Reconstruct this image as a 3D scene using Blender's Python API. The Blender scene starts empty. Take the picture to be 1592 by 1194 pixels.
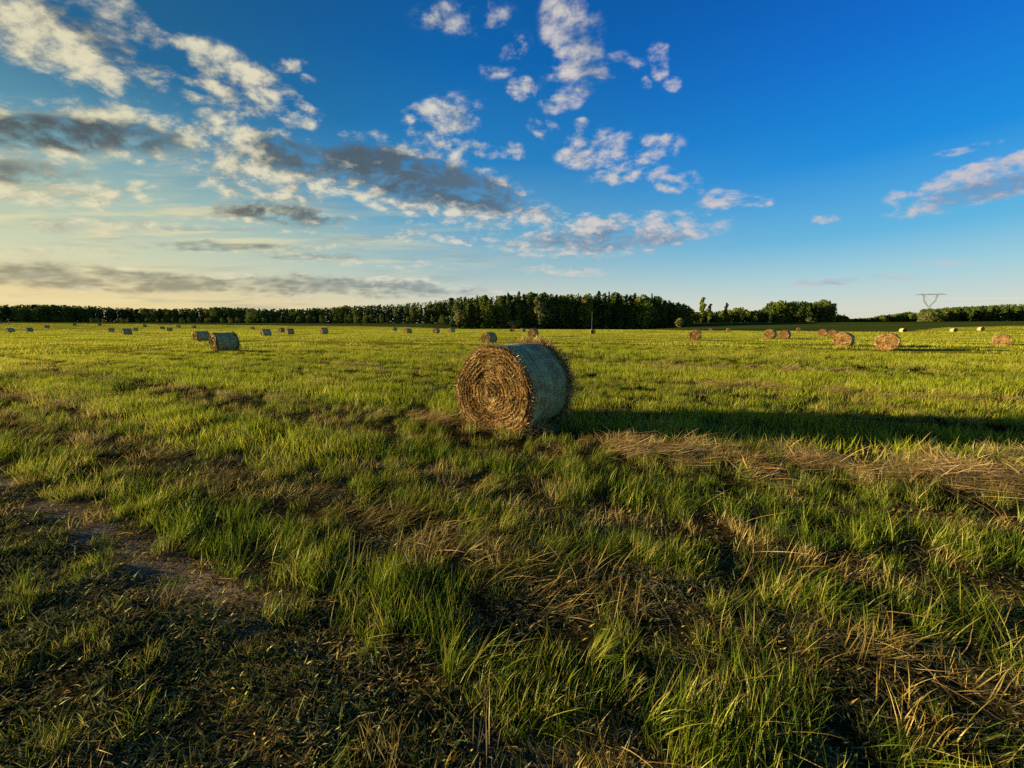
import bpy, bmesh, math, random
import numpy as np
from mathutils import Vector, Matrix

S = bpy.context.scene
C = S.collection
R = math.radians
EXPO = 1.4
PITCH = R(8.85); EYE = 1.67; FPX = 578.0      # the camera: 13 mm lens, 1.67 m above the field, tilted 8.85 deg down

# ------------------------------------------------------------------ camera
cam = bpy.data.cameras.new("camera"); cam.sensor_width = 36; cam.lens = 36 * FPX / 1592
cam.clip_start = 0.05; cam.clip_end = 9000
co = bpy.data.objects.new("camera", cam); C.objects.link(co)
co.location = (0, 0, EYE); co.rotation_euler = (R(90) - PITCH, 0, 0)
S.camera = co
S.view_settings.view_transform = 'Standard'; S.view_settings.look = 'None'
S.view_settings.exposure = EXPO; S.view_settings.gamma = 1.0; S.view_settings.use_curve_mapping = False
S.cycles.max_bounces = 5; S.cycles.diffuse_bounces = 3; S.cycles.glossy_bounces = 2
S.cycles.transmission_bounces = 4; S.cycles.transparent_max_bounces = 6
S.cycles.use_denoising = False; S.cycles.sample_clamp_indirect = 4

# ------------------------------------------------------------------ sun
SUN_BEAR, SUN_EL = R(-86.5), R(8.5)              # bearing from +Y towards +X; the sun stands low on the left
SUN_DIR = Vector((math.sin(SUN_BEAR) * math.cos(SUN_EL), math.cos(SUN_BEAR) * math.cos(SUN_EL), math.sin(SUN_EL)))
sl = bpy.data.lights.new("sun", 'SUN'); sl.energy = 5.0; sl.angle = R(0.5); sl.color = (1.0, 0.79, 0.50)
so = bpy.data.objects.new("sun", sl); C.objects.link(so)
so.rotation_euler = SUN_DIR.to_track_quat('Z', 'Y').to_euler(); so.location = (-30, 5, 12)

# ------------------------------------------------------------------ sky
def lin(r, g, b, k=1.0):
    f = lambda c: ((c / 255) / 12.92 if c / 255 <= 0.04045 else (((c / 255) + 0.055) / 1.055) ** 2.4) * k
    return (f(r), f(g), f(b), 1.0)

class NT:
    """tiny helper to write node trees as expressions"""
    def __init__(s, tree): s.t = tree; s.n = tree.nodes; s.l = tree.links
    def put(s, sock, v):
        if v is None: return
        if isinstance(v, bpy.types.NodeSocket): s.l.new(v, sock)
        else:
            if hasattr(sock, 'default_value'):
                try: sock.default_value = v
                except Exception: sock.default_value = tuple(v)[:3]
    def m(s, op, a, b=None, c=None, clamp=False):
        n = s.n.new('ShaderNodeMath'); n.operation = op; n.use_clamp = clamp
        s.put(n.inputs[0], a)
        if b is not None: s.put(n.inputs[1], b)
        if c is not None: s.put(n.inputs[2], c)
        return n.outputs[0]
    def v(s, op, a, b=None, c=None, out=0):
        n = s.n.new('ShaderNodeVectorMath'); n.operation = op
        s.put(n.inputs[0], a)
        if b is not None: s.put(n.inputs[3 if op == 'SCALE' else 1], b)
        if c is not None: s.put(n.inputs[2], c)
        return n.outputs[out]
    def comb(s, x, y, z=0.0):
        n = s.n.new('ShaderNodeCombineXYZ'); s.put(n.inputs[0], x); s.put(n.inputs[1], y); s.put(n.inputs[2], z); return n.outputs[0]
    def sep(s, v):
        n = s.n.new('ShaderNodeSeparateXYZ'); s.put(n.inputs[0], v); return n.outputs
    def mix(s, f, a, b, mode='MIX'):
        n = s.n.new('ShaderNodeMix'); n.data_type = 'RGBA'; n.blend_type = mode
        s.put(n.inputs[0], f); s.put(n.inputs[6], a); s.put(n.inputs[7], b); return n.outputs[2]
    def noise(s, vec, scale, detail=3.0, rough=0.55, dist=0.0, lac=2.0, out=0):
        n = s.n.new('ShaderNodeTexNoise'); s.put(n.inputs['Vector'], vec); n.inputs['Scale'].default_value = scale
        n.inputs['Detail'].default_value = detail; n.inputs['Roughness'].default_value = rough
        n.inputs['Distortion'].default_value = dist; n.inputs['Lacunarity'].default_value = lac; return n.outputs[out]
    def smooth(s, x, a, b, lo=0.0, hi=1.0):
        n = s.n.new('ShaderNodeMapRange'); n.interpolation_type = 'SMOOTHSTEP'
        s.put(n.inputs[0], x); n.inputs[1].default_value = a; n.inputs[2].default_value = b
        n.inputs[3].default_value = lo; n.inputs[4].default_value = hi; return n.outputs[0]
    def ramp(s, x, stops, interp='LINEAR'):
        n = s.n.new('ShaderNodeValToRGB'); cr = n.color_ramp; cr.interpolation = interp
        while len(cr.elements) > 1: cr.elements.remove(cr.elements[-1])
        cr.elements[0].position = stops[0][0]; cr.elements[0].color = stops[0][1]
        for p, c in stops[1:]:
            e = cr.elements.new(p); e.color = c
        s.put(n.inputs[0], x); return n.outputs[0]
    def mapping(s, vec, loc, rz, sc):
        n = s.n.new('ShaderNodeMapping'); n.vector_type = 'TEXTURE'; s.put(n.inputs[0], vec)
        n.inputs['Location'].default_value = loc; n.inputs['Rotation'].default_value = (0, 0, rz); n.inputs['Scale'].default_value = sc
        return n.outputs[0]

def ray(x, y):
    cx = (x - 796) / FPX; cy = -(y - 597) / FPX
    return cx, math.cos(PITCH) + cy * math.sin(PITCH), -math.sin(PITCH) + cy * math.cos(PITCH)

def ang(x, y):                                   # a direction as (tan bearing, tan elevation)
    d = ray(x, y); return d[0] / d[1], d[2] / d[1]

w = bpy.data.worlds.new("World"); S.world = w; w.use_nodes = True
N = NT(w.node_tree); N.n.clear()
out = N.n.new('ShaderNodeOutputWorld'); bg = N.n.new('ShaderNodeBackground'); bg.inputs[1].default_value = 0.1
N.l.new(bg.outputs[0], out.inputs[0])
sky = N.n.new('ShaderNodeTexSky'); sky.sky_type = 'NISHITA'; sky.sun_disc = False
sky.sun_elevation = SUN_EL; sky.sun_rotation = SUN_BEAR; sky.ozone_density = 2.5; sky.dust_density = 1.5
tc = N.n.new('ShaderNodeTexCoord').outputs['Generated']
X, Y, Z = N.sep(tc)
# clear sky: colour by height, from the warm sun side to the deep blue side
K10 = 10.0 / 2 ** EXPO                       # written as seen in the photograph, before the exposure
el = N.m('DIVIDE', N.m('ARCSINE', Z), R(90))
hl = N.m('SQRT', N.m('ADD', N.m('MULTIPLY', X, X), N.m('MULTIPLY', Y, Y)))
cosaz = N.m('DIVIDE', N.m('ADD', N.m('MULTIPLY', X, math.sin(SUN_BEAR)), N.m('MULTIPLY', Y, math.cos(SUN_BEAR))), N.m('MAXIMUM', hl, 0.02))
d90 = lambda a: a / 90
rightc = N.ramp(el, [(0.0, lin(222, 214, 190, K10)), (d90(2.5), lin(206, 215, 206, K10)), (d90(6), lin(160, 205, 218, K10)), (d90(10), lin(96, 180, 222, K10)),
                     (d90(18), lin(8, 138, 220, K10)), (d90(27), lin(0, 108, 205, K10)), (d90(37), lin(0, 82, 176, K10)), (1.0, lin(0, 50, 125, K10))])
midc = N.ramp(el, [(0.0, lin(236, 222, 182, K10)), (d90(3), lin(214, 212, 192, K10)), (d90(8), lin(160, 192, 198, K10)), (d90(14), lin(98, 165, 200, K10)),
                   (d90(22), lin(34, 128, 192, K10)), (d90(32), lin(0, 98, 172, K10)), (d90(38), lin(0, 86, 156, K10)), (1.0, lin(0, 50, 115, K10))])
leftc = N.ramp(el, [(0.0, lin(242, 212, 146, K10)), (d90(3), lin(228, 206, 150, K10)), (d90(7), lin(206, 208, 172, K10)), (d90(12), lin(172, 194, 174, K10)),
                    (d90(18), lin(92, 150, 170, K10)), (d90(25), lin(20, 96, 138, K10)), (d90(37), lin(14, 74, 116, K10)), (1.0, lin(0, 46, 100, K10))])
c1 = N.mix(N.smooth(cosaz, -0.75, 0.12), rightc, midc)
clear = N.mix(N.smooth(cosaz, 0.12, 0.88), c1, leftc)
clear = N.mix(0.04, clear, sky.outputs[0])

# clouds: broken altocumulus on a flat layer, gathered where the photograph has them
yi = N.m('DIVIDE', 1.0, N.m('MAXIMUM', Y, 0.04))
G = N.comb(N.m('MULTIPLY', X, yi), N.m('MULTIPLY', Z, yi), 0.0)
zi = N.m('DIVIDE', 1.0, N.m('ADD', N.m('MAXIMUM', Z, 0.0), 0.42))
P = N.comb(N.m('MULTIPLY', X, zi), N.m('MULTIPLY', Y, zi), 0.0)
P = N.v('ADD', P, N.v('SCALE', N.v('SUBTRACT', N.noise(P, 3.0, 2.0, out=1), (0.5, 0.5, 0.5)), 0.10))
Gw = N.v('ADD', G, N.v('MULTIPLY', N.v('SUBTRACT', N.noise(P, 4.0, 4.0, 0.6, out=1), (0.5, 0.5, 0.5)), (0.09, 0.06, 0.0)))

def blob(px, py, rx, ry, rot=0.0):
    a0, e0 = ang(px, py)
    ax, ex = ang(px + 1, py); ay, ey = ang(px, py - 1)
    sx, sy = abs(ax - a0), abs(ey - e0)
    v = N.mapping(Gw, (a0, e0, 0), R(rot), (rx * sx, ry * sy, 1.0))
    g = N.n.new('ShaderNodeTexGradient'); g.gradient_type = 'SPHERICAL'; N.l.new(v, g.inputs[0])
    return N.smooth(g.outputs['Fac'], 0.0, 0.62)

def field(items):
    acc = None
    for px, py, rx, ry, rot, wt in items:
        b = N.m('MULTIPLY', blob(px, py, rx, ry, rot), wt)
        acc = b if acc is None else N.m('MAXIMUM', acc, b)
    return acc

M = field([  # x, y, rx, ry, rotation, weight
    (80, 60, 230, 90, -22, .80), (190, 30, 140, 55, -20, .62), (240, 125, 120, 50, -10, .72), (365, 130, 135, 70, -30, .94), (440, 160, 90, 60, -25, .62), (300, 75, 60, 30, 0, .7),
    (455, 98, 36, 18, 0, .75), (490, 122, 26, 12, -20, .65), (60, 165, 130, 26, 0, .72), (90, 200, 330, 62, -4, 1.12), (20, 255, 190, 60, 0, .86), (80, 300, 220, 40, 0, .86), (300, 225, 160, 40, -8, .84),
    (410, 250, 190, 84, -12, 1.0), (350, 190, 90, 30, 0, .64), (640, 282, 275, 74, -14, 1.15), (430, 290, 160, 50, 0, .9), (430, 340, 170, 30, -4, .80), (545, 215, 60, 26, 0, .6),
    (690, 185, 86, 50, 10, .72), (640, 175, 40, 26, 0, .62), (715, 235, 110, 30, -10, .62), (720, 20, 110, 44, 0, .50),
    (888, 62, 58, 120, 12, .86), (900, 122, 70, 46, 0, .84), (866, 165, 52, 20, 12, .70), (815, 143, 34, 28, 0, .7), (790, 90, 56, 40, 40, .58), (800, 240, 34, 20, 0, .62), (845, 205, 40, 24, -20, .6),
    (965, 102, 56, 26, 0, .50), (1028, 82, 28, 26, 0, .66), (1030, 104, 26, 26, 0, .66), (1003, 127, 20, 16, 0, .7), (1048, 127, 22, 20, 0, .72), (903, 198, 22, 20, 0, .7), (930, 228, 88, 40, 8, .86),
    (1020, 226, 64, 34, 0, .60), (965, 268, 74, 22, 12, .78), (1050, 276, 84, 26, -4, .64), (1125, 308, 70, 28, -8, .60), (1185, 315, 30, 14, 0, .5),
    (800, 328, 150, 26, -9, .86), (950, 366, 220, 42, 6, 1.02), (1035, 340, 110, 22, 5, .7), (640, 360, 60, 22, 10, .66), (730, 374, 90, 14, 0, .66), (880, 422, 110, 13, 0, .62),
    (1530, 284, 200, 46, 12, 1.02), (1590, 250, 90, 26, 14, .9), (1282, 342, 30, 12, 0, .52), (1320, 437, 150, 10, 4, .56), (1470, 405, 80, 8, 0, .46), (1500, 232, 90, 10, 12, .5),
    (120, 432, 430, 34, -3, 1.0), (480, 445, 430, 26, -2, 1.0), (330, 383, 170, 14, 0, .72), (160, 352, 260, 26, 0, .64), (480, 392, 150, 14, 0, .7), (60, 395, 230, 18, 0, .62), (560, 408, 260, 14, -3, .66),
])
P2 = N.v('MULTIPLY', P, (0.8, 1.0, 1.0))
lowstreak = N.noise(N.comb(N.m('MULTIPLY', N.m('MULTIPLY', X, yi), 3.2), N.m('MULTIPLY', N.m('MULTIPLY', Z, yi), 26.0), 7.0), 1.6, 6.0, 0.6)
lowf = N.smooth(el, d90(14), d90(6))
n1 = N.noise(P2, 10.0, 6.0, 0.6, 0.0)
n1 = N.m('ADD', N.m('MULTIPLY', n1, N.m('SUBTRACT', 1.0, lowf)), N.m('MULTIPLY', lowstreak, lowf))
offs = N.v('ADD', P2, (-0.03, 0.01, 0.0))
n2 = N.noise(offs, 10.0, 3.0, 0.6, 0.0)
vo = N.n.new('ShaderNodeTexVoronoi'); vo.feature = 'SMOOTH_F1'; N.l.new(N.v('ADD', P2, N.v('SCALE', N.noise(P2, 14.0, 2.0, out=1), 0.06)), vo.inputs['Vector'])
vo.inputs['Scale'].default_value = 24.0; vo.inputs['Smoothness'].default_value = 0.5; vo.inputs['Randomness'].default_value = 1.0
n3 = N.m('SUBTRACT', 0.95, vo.outputs['Distance'])
n4 = N.noise(P2, 34.0, 4.0, 0.65)
Dn = N.m('ADD', N.m('MULTIPLY_ADD', N.m('SUBTRACT', n1, 0.5), 3.0, N.m('SUBTRACT', M, 0.40)), N.m('ADD', N.m('MULTIPLY', N.m('SUBTRACT', n3, 0.5), 1.0), N.m('MULTIPLY', N.m('SUBTRACT', n4, 0.5), N.m('MULTIPLY_ADD', lowf, -1.6, 2.1))))
Dn = N.m('MULTIPLY', Dn, N.smooth(M, 0.0, 0.25))
alpha = N.m('MULTIPLY', N.smooth(Dn, -0.30, 1.05), N.smooth(M, 0.03, 0.40))
Kd = field([(80, 203, 300, 34, -4, .85), (20, 255, 120, 20, 0, .5), (650, 275, 235, 46, -14, 1.0), (720, 292, 140, 34, -12, 1.0), (430, 335, 150, 22, -4, .75), (490, 245, 150, 40, -8, .6), (40, 268, 150, 20, 0, .4), (240, 215, 120, 20, -6, .35), (100, 432, 420, 24, -3, 1.1), (480, 446, 360, 16, -2, .9),
            (960, 374, 180, 22, 3, .55), (1545, 296, 150, 26, 10, .66), (925, 105, 50, 110, 12, .5), (700, 190, 60, 24, 0, .25), (330, 383, 150, 9, 0, .6), (480, 402, 150, 8, 0, .5), (1320, 437, 150, 9, 4, .5), (160, 55, 120, 40, -22, .25)])
tl0 = N.smooth(cosaz, -0.4, 0.7)
lit = N.m('ADD', N.m('MULTIPLY_ADD', N.m('SUBTRACT', n1, n2), 2.6, 0.5), N.m('ADD', N.m('MULTIPLY', N.m('SUBTRACT', n3, 0.5), 0.6), N.m('MULTIPLY', N.m('SUBTRACT', n4, 0.5), 2.4)))
dark = N.m('ADD', N.m('MULTIPLY_ADD', Kd, 1.0, N.m('MULTIPLY_ADD', tl0, 0.16, 0.10)), N.m('MULTIPLY', N.m('SUBTRACT', n1, 0.5), -0.6))
dark = N.m('ADD', dark, N.m('MULTIPLY', N.m('SUBTRACT', lit, 0.5), -0.55))
dark = N.smooth(dark, -0.10, 0.95)
tl = N.smooth(cosaz, -0.7, 0.85)
brightc = N.ramp(tl, [(0.0, lin(205, 196, 198, K10)), (0.45, lin(214, 208, 200, K10)), (0.75, lin(222, 218, 200, K10)), (1.0, lin(228, 220, 186, K10))])
darkc = N.ramp(tl, [(0.0, lin(112, 140, 175, K10)), (0.45, lin(92, 116, 140, K10)), (0.8, lin(82, 96, 106, K10)), (1.0, lin(84, 90, 92, K10))])
lowfade = N.smooth(el, d90(4), d90(14))
darkc = N.mix(lowfade, N.mix(0.38, darkc, clear), darkc)
cloudc = N.mix(dark, brightc, darkc)
# thin veil and streaks low on the sun side
Ps = N.comb(N.m('MULTIPLY', N.m('MULTIPLY', X, yi), 1.6), N.m('MULTIPLY', N.m('MULTIPLY', Z, yi), 17.0), 2.0)
st = N.noise(Ps, 1.5, 5.0, 0.6, 0.4)
veil = N.m('MULTIPLY', N.smooth(st, 0.42, 0.72), N.m('MULTIPLY', N.smooth(el, d90(22), d90(10)), N.smooth(cosaz, -0.1, 0.7)))
veilc = N.mix(N.smooth(N.noise(Ps, 2.1, 4.0), 0.45, 0.65), lin(236, 220, 168, K10), lin(150, 158, 150, K10))
base = N.mix(N.m('MULTIPLY', veil, 0.8), clear, veilc)
final = N.mix(N.m('MULTIPLY', alpha, 0.95), base, cloudc)
N.l.new(final, bg.inputs[0])

# ------------------------------------------------------------------ helpers
def tag(o, label=None, cat=None, group=None, kind=None):
    if label: o['label'] = label
    if cat: o['category'] = cat
    if group: o['group'] = group
    if kind: o['kind'] = kind
    return o

def mesh(name, verts, faces, mat=None, smooth=False, attrs=None):
    me = bpy.data.meshes.new(name)
    verts = np.asarray(verts, dtype=np.float32)
    if isinstance(faces, np.ndarray):
        nf, k = faces.shape
        me.vertices.add(len(verts)); me.vertices.foreach_set('co', verts.ravel())
        me.loops.add(nf * k); me.loops.foreach_set('vertex_index', faces.astype(np.int32).ravel())
        me.polygons.add(nf); me.polygons.foreach_set('loop_start', np.arange(nf, dtype=np.int32) * k)
        me.update(calc_edges=True)
    else:
        me.from_pydata(verts.tolist(), [], faces); me.update()
    if smooth: me.polygons.foreach_set('use_smooth', np.ones(len(me.polygons), dtype=bool))
    for an, (ty, dat) in (attrs or {}).items():
        at = me.attributes.new(an, ty, 'POINT'); key = 'vector' if ty == 'FLOAT_VECTOR' else 'value'
        at.data.foreach_set(key, np.asarray(dat).ravel())
    if mat: me.materials.append(mat)
    return me

def obj(name, me, parent=None, loc=None):
    o = bpy.data.objects.new(name, me); C.objects.link(o)
    if parent: o.parent = parent
    if loc is not None: o.location = loc
    return o

def hash2(ix, iy, seed):
    h = (ix.astype(np.int64) * 374761393 + iy.astype(np.int64) * 668265263 + seed * 974634777) & 0xffffffff
    h = ((h ^ (h >> 13)) * 1274126177) & 0xffffffff
    return ((h ^ (h >> 16)) & 0xffffff) / float(0xffffff)

def vn(x, y, seed=0):
    x = np.asarray(x, float); y = np.asarray(y, float)
    ix = np.floor(x); iy = np.floor(y); fx = x - ix; fy = y - iy
    fx = fx * fx * (3 - 2 * fx); fy = fy * fy * (3 - 2 * fy)
    a = hash2(ix, iy, seed); b = hash2(ix + 1, iy, seed); c = hash2(ix, iy + 1, seed); d = hash2(ix + 1, iy + 1, seed)
    return (a * (1 - fx) + b * fx) * (1 - fy) + (c * (1 - fx) + d * fx) * fy

def fbm(x, y, seed=0, o=3):
    s = 0; a = 0.5; t = 0
    for i in range(o):
        s = s + a * vn(x * 2 ** i, y * 2 ** i, seed + i * 17); t += a; a *= 0.5
    return s / t

def sst(x, a, b):
    t = np.clip((np.asarray(x, float) - a) / (b - a), 0, 1); return t * t * (3 - 2 * t)

def gauss(x, c, wd): return np.exp(-((x - c) / wd) ** 2)

# the mowing rows run along T; c is the distance across them
NX, NY = 0.407, 0.913
def rows(x, y):
    wob = 0.18 * (fbm(x * 0.25, y * 0.25, 5, 2) - 0.5)
    return x * NX + y * NY + wob, x * NY - y * NX

def edge_dist(x, y):                               # where the mown field ends, as a distance, by bearing
    b = np.degrees(np.arctan2(x, y))
    return np.interp(b, [-180, -60, -20, -10, 0, 20, 27, 46, 49, 56, 180], [300, 300, 240, 205, 200, 185, 150, 150, 210, 240, 260])

def terrain(x, y):
    x = np.asarray(x, float); y = np.asarray(y, float)
    d = np.hypot(x, y); c, s = rows(x, y)
    near = 1 - sst(d, 14, 30)
    z = near * (0.05 * (fbm(x * 1.3, y * 1.3, 2, 3) - 0.5) + 0.04 * (fbm(x * 4, y * 4, 3, 2) - 0.5))
    z = z - near * 0.02 * gauss(c, 1.15, 0.22) + near * 0.05 * gauss(c, 2.15, 0.3) + near * 0.07 * gauss(c, 5.0, 0.35)
    z = z + (1 - near) * 0.05 * np.sin(c * 0.9 + 2 * fbm(x * .05, y * .05, 8, 2)) * (1 - sst(d, 120, 200))
    b = np.degrees(np.arctan2(x, y))
    left = 1 - sst(b, -14, -4); right = sst(b, 18, 28)
    rise = left * 3.9 * sst(d, 170, 345) + right * 4.2 * sst(d, 150, 330)
    rise = rise + (1 - left) * (1 - right) * 3.0 * sst(d, 240, 340)
    far = sst(d, 400, 1500)
    return z + rise + far * 14 * fbm(x * 0.002, y * 0.002, 31, 2)

def tz(x, y): return float(terrain(np.array([x]), np.array([y]))[0])

def at_px(px, dist):                                # a bearing read off the photograph, at a chosen distance along Y
    a = (px - 796) / FPX
    # rows near the horizon: bearing scale at the horizon line
    X0, e0 = ang(px, 507); return X0 * dist, dist

# ------------------------------------------------------------------ materials
def new_mat(name):
    m = bpy.data.materials.new(name); m.use_nodes = True; t = NT(m.node_tree); t.n.clear()
    o = t.n.new('ShaderNodeOutputMaterial'); return m, t, o

def attr(t, name):
    n = t.n.new('ShaderNodeAttribute'); n.attribute_name = name; n.attribute_type = 'GEOMETRY'; return n.outputs['Fac']

def leafy(name, ramp_stops, base_col, trans=0.4, tint_scale=0.35, tint=(0.5, 1.5), gloss=0.03, straw=None, straw_amt=0.0):
    """blade/leaf material: attribute rnd picks a colour, attribute tip runs root -> tip"""
    m, t, o = new_mat(name)
    rnd = attr(t, 'rnd'); tip = attr(t, 'tip')
    geo = t.n.new('ShaderNodeNewGeometry').outputs['Position']
    nz = t.noise(geo, tint_scale, 3.0, 0.6)
    inf = t.n.new('ShaderNodeObjectInfo').outputs['Random']
    k = t.m('ADD', t.m('MULTIPLY', rnd, 0.8), t.m('ADD', t.m('MULTIPLY', inf, 0.15), t.m('MULTIPLY', t.m('SUBTRACT', nz, 0.5), 1.1)))
    k = t.m('ADD', k, 0.04, clamp=True)
    col = t.ramp(k, ramp_stops)
    if straw is not None:
        col = t.mix(t.m('MULTIPLY', t.smooth(t.noise(geo, tint_scale * 2.3, 4.0, 0.65), 0.5, 0.72), straw_amt), col, straw)
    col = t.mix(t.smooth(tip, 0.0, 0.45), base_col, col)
    d = t.n.new('ShaderNodeBsdfDiffuse'); t.l.new(col, d.inputs[0])
    tr = t.n.new('ShaderNodeBsdfTranslucent'); t.l.new(col, tr.inputs[0])
    mx = t.n.new('ShaderNodeMixShader'); mx.inputs[0].default_value = trans
    t.l.new(d.outputs[0], mx.inputs[1]); t.l.new(tr.outputs[0], mx.inputs[2])
    last = mx.outputs[0]
    if gloss > 0:
        g = t.n.new('ShaderNodeBsdfGlossy'); g.inputs['Roughness'].default_value = 0.38; g.inputs['Color'].default_value = (0.45, 0.5, 0.2, 1)
        m2 = t.n.new('ShaderNodeMixShader'); m2.inputs[0].default_value = gloss
        t.l.new(last, m2.inputs[1]); t.l.new(g.outputs[0], m2.inputs[2]); last = m2.outputs[0]
    t.l.new(last, o.inputs[0]); return m

c4 = lambda r, g, b: (r, g, b, 1)
MAT = {}
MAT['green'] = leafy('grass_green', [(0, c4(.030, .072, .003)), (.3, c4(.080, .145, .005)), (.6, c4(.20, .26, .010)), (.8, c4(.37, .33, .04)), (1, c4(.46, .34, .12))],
                     c4(.026, .022, .007), 0.45, 0.5)  # brown roots, darkened further to paint in shade low in the tufts
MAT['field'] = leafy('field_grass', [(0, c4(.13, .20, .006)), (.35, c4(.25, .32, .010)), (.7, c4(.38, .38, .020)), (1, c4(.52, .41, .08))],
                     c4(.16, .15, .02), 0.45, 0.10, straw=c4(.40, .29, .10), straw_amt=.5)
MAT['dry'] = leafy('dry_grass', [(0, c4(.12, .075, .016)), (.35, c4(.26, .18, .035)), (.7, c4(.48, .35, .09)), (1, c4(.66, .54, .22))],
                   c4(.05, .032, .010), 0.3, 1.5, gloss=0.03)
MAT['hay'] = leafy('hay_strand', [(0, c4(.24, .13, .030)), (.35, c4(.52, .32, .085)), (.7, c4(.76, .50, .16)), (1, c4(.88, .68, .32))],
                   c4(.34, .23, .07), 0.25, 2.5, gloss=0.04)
MAT['weed'] = leafy('weed_leaf', [(0, c4(.035, .055, .012)), (.5, c4(.075, .095, .02)), (1, c4(.16, .13, .05))], c4(.03, .03, .012), 0.3, 0.8)

# soil and far field
def ground_mat():
    m, t, o = new_mat('field_ground')
    pos = t.n.new('ShaderNodeNewGeometry').outputs['Position']
    beyond = attr(t, 'beyond'); soil = attr(t, 'soil')
    x, y, z = t.sep(pos)
    d = t.v('LENGTH', pos, out=1)
    cc = t.m('ADD', t.m('MULTIPLY', x, NX), t.m('MULTIPLY', y, NY)); ss = t.m('SUBTRACT', t.m('MULTIPLY', x, NY), t.m('MULTIPLY', y, NX))
    n = t.noise(pos, 9.0, 6.0, 0.7); nb = t.noise(pos, 1.1, 3.0)
    soilc = t.ramp(n, [(0.3, c4(.07, .052, .030)), (0.5, c4(.17, .13, .078)), (0.75, c4(.32, .255, .165))])
    shaded_litter = t.ramp(n, [(0.3, c4(.010, .009, .004)), (0.6, c4(.028, .023, .009)), (0.85, c4(.09, .062, .024))])  # dead-grass litter, its colour deepened to put shade into gaps between blades
    nearc = t.mix(soil, shaded_litter, soilc)
    sv = t.comb(t.m('MULTIPLY', cc, 0.35), t.m('MULTIPLY', ss, 0.03), 0.0)
    fs = t.noise(sv, 1.0, 4.0, 0.6)
    farc = t.ramp(fs, [(0.3, c4(.22, .22, .012)), (0.5, c4(.33, .30, .018)), (0.7, c4(.42, .34, .05))])
    col = t.mix(t.smooth(d, 14, 60), nearc, farc)
    sv2 = t.comb(t.m('MULTIPLY', x, 0.006), t.m('MULTIPLY', y, 0.05), 4.0)
    pas = t.ramp(t.noise(sv2, 1.0, 3.0), [(0.35, c4(.030, .058, .008)), (0.5, c4(.060, .085, .012)), (0.62, c4(.085, .07, .025)), (0.75, c4(.045, .075, .012))])
    col = t.mix(beyond, col, pas)
    bs = t.n.new('ShaderNodeBsdfDiffuse'); t.l.new(col, bs.inputs['Color'])
    bp = t.n.new('ShaderNodeBump'); bp.inputs['Strength'].default_value = 0.7; bp.inputs['Distance'].default_value = 0.015
    t.l.new(t.noise(pos, 55.0, 4.0, 0.6), bp.inputs['Height']); t.l.new(bp.outputs[0], bs.inputs['Normal'])
    t.l.new(bs.outputs[0], o.inputs[0]); return m
MAT['ground'] = ground_mat()

# ------------------------------------------------------------------ the ground: one sheet to beyond the horizon
def build_ground():
    na, nr = 900, 300
    # finer bearings in front of the camera
    u = np.linspace(-1, 1, na, endpoint=False); th = np.pi * (0.55 * u + 0.45 * u ** 3) / 1.0
    r = 0.25 * (6000 / 0.25) ** (np.linspace(0, 1, nr) ** 1.0)
    rr, tt = np.meshgrid(r, th, indexing='ij')
    x = rr * np.sin(tt); y = rr * np.cos(tt); z = terrain(x, y)
    z = np.where(rr > 3000, z - 0, z)
    V = np.stack([x, y, z], -1).reshape(-1, 3); V = np.vstack([V, [[0, 0, tz(0, 0)]]])
    i = np.arange(nr - 1)[:, None]; j = np.arange(na)[None, :]; jn = (j + 1) % na
    F = np.stack([i * na + j, (i + 1) * na + j, (i + 1) * na + jn, i * na + jn], -1).reshape(-1, 4)
    d = np.hypot(V[:, 0], V[:, 1]); be = sst(d - edge_dist(V[:, 0], V[:, 1]), 0, 6)
    c, s = rows(V[:, 0], V[:, 1])
    so_ = gauss(c, 1.15, 0.15) * sst(fbm(V[:, 0] * .9, V[:, 1] * .9, 77, 2), 0.30, 0.5) + 0.7 * gauss(c, 0.45, 0.25) * sst(fbm(V[:, 0] * .9, V[:, 1] * .9, 78, 2), 0.45, 0.6)
    me = mesh('ground', V, F, MAT['ground'], True, {'beyond': ('FLOAT', be.astype(np.float32)), 'soil': ('FLOAT', np.clip(so_, 0, 1).astype(np.float32))})
    bm = bmesh.new(); bm.from_mesh(me); bm.verts.ensure_lookup_table()
    cv = bm.verts[len(V) - 1]
    for k in range(na): bm.faces.new((cv, bm.verts[k], bm.verts[(k + 1) % na]))
    bmesh.ops.recalc_face_normals(bm, faces=bm.faces[:])
    if sum(f.normal.z for f in list(bm.faces)[:50]) < 0: bmesh.ops.reverse_faces(bm, faces=bm.faces[:])
    bm.to_mesh(me); bm.free()
    tag(obj('ground', me), 'mown green and yellow hay field running flat to the tree line', kind='structure')
build_ground()

# ------------------------------------------------------------------ grass
rng = np.random.default_rng(7)

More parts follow.
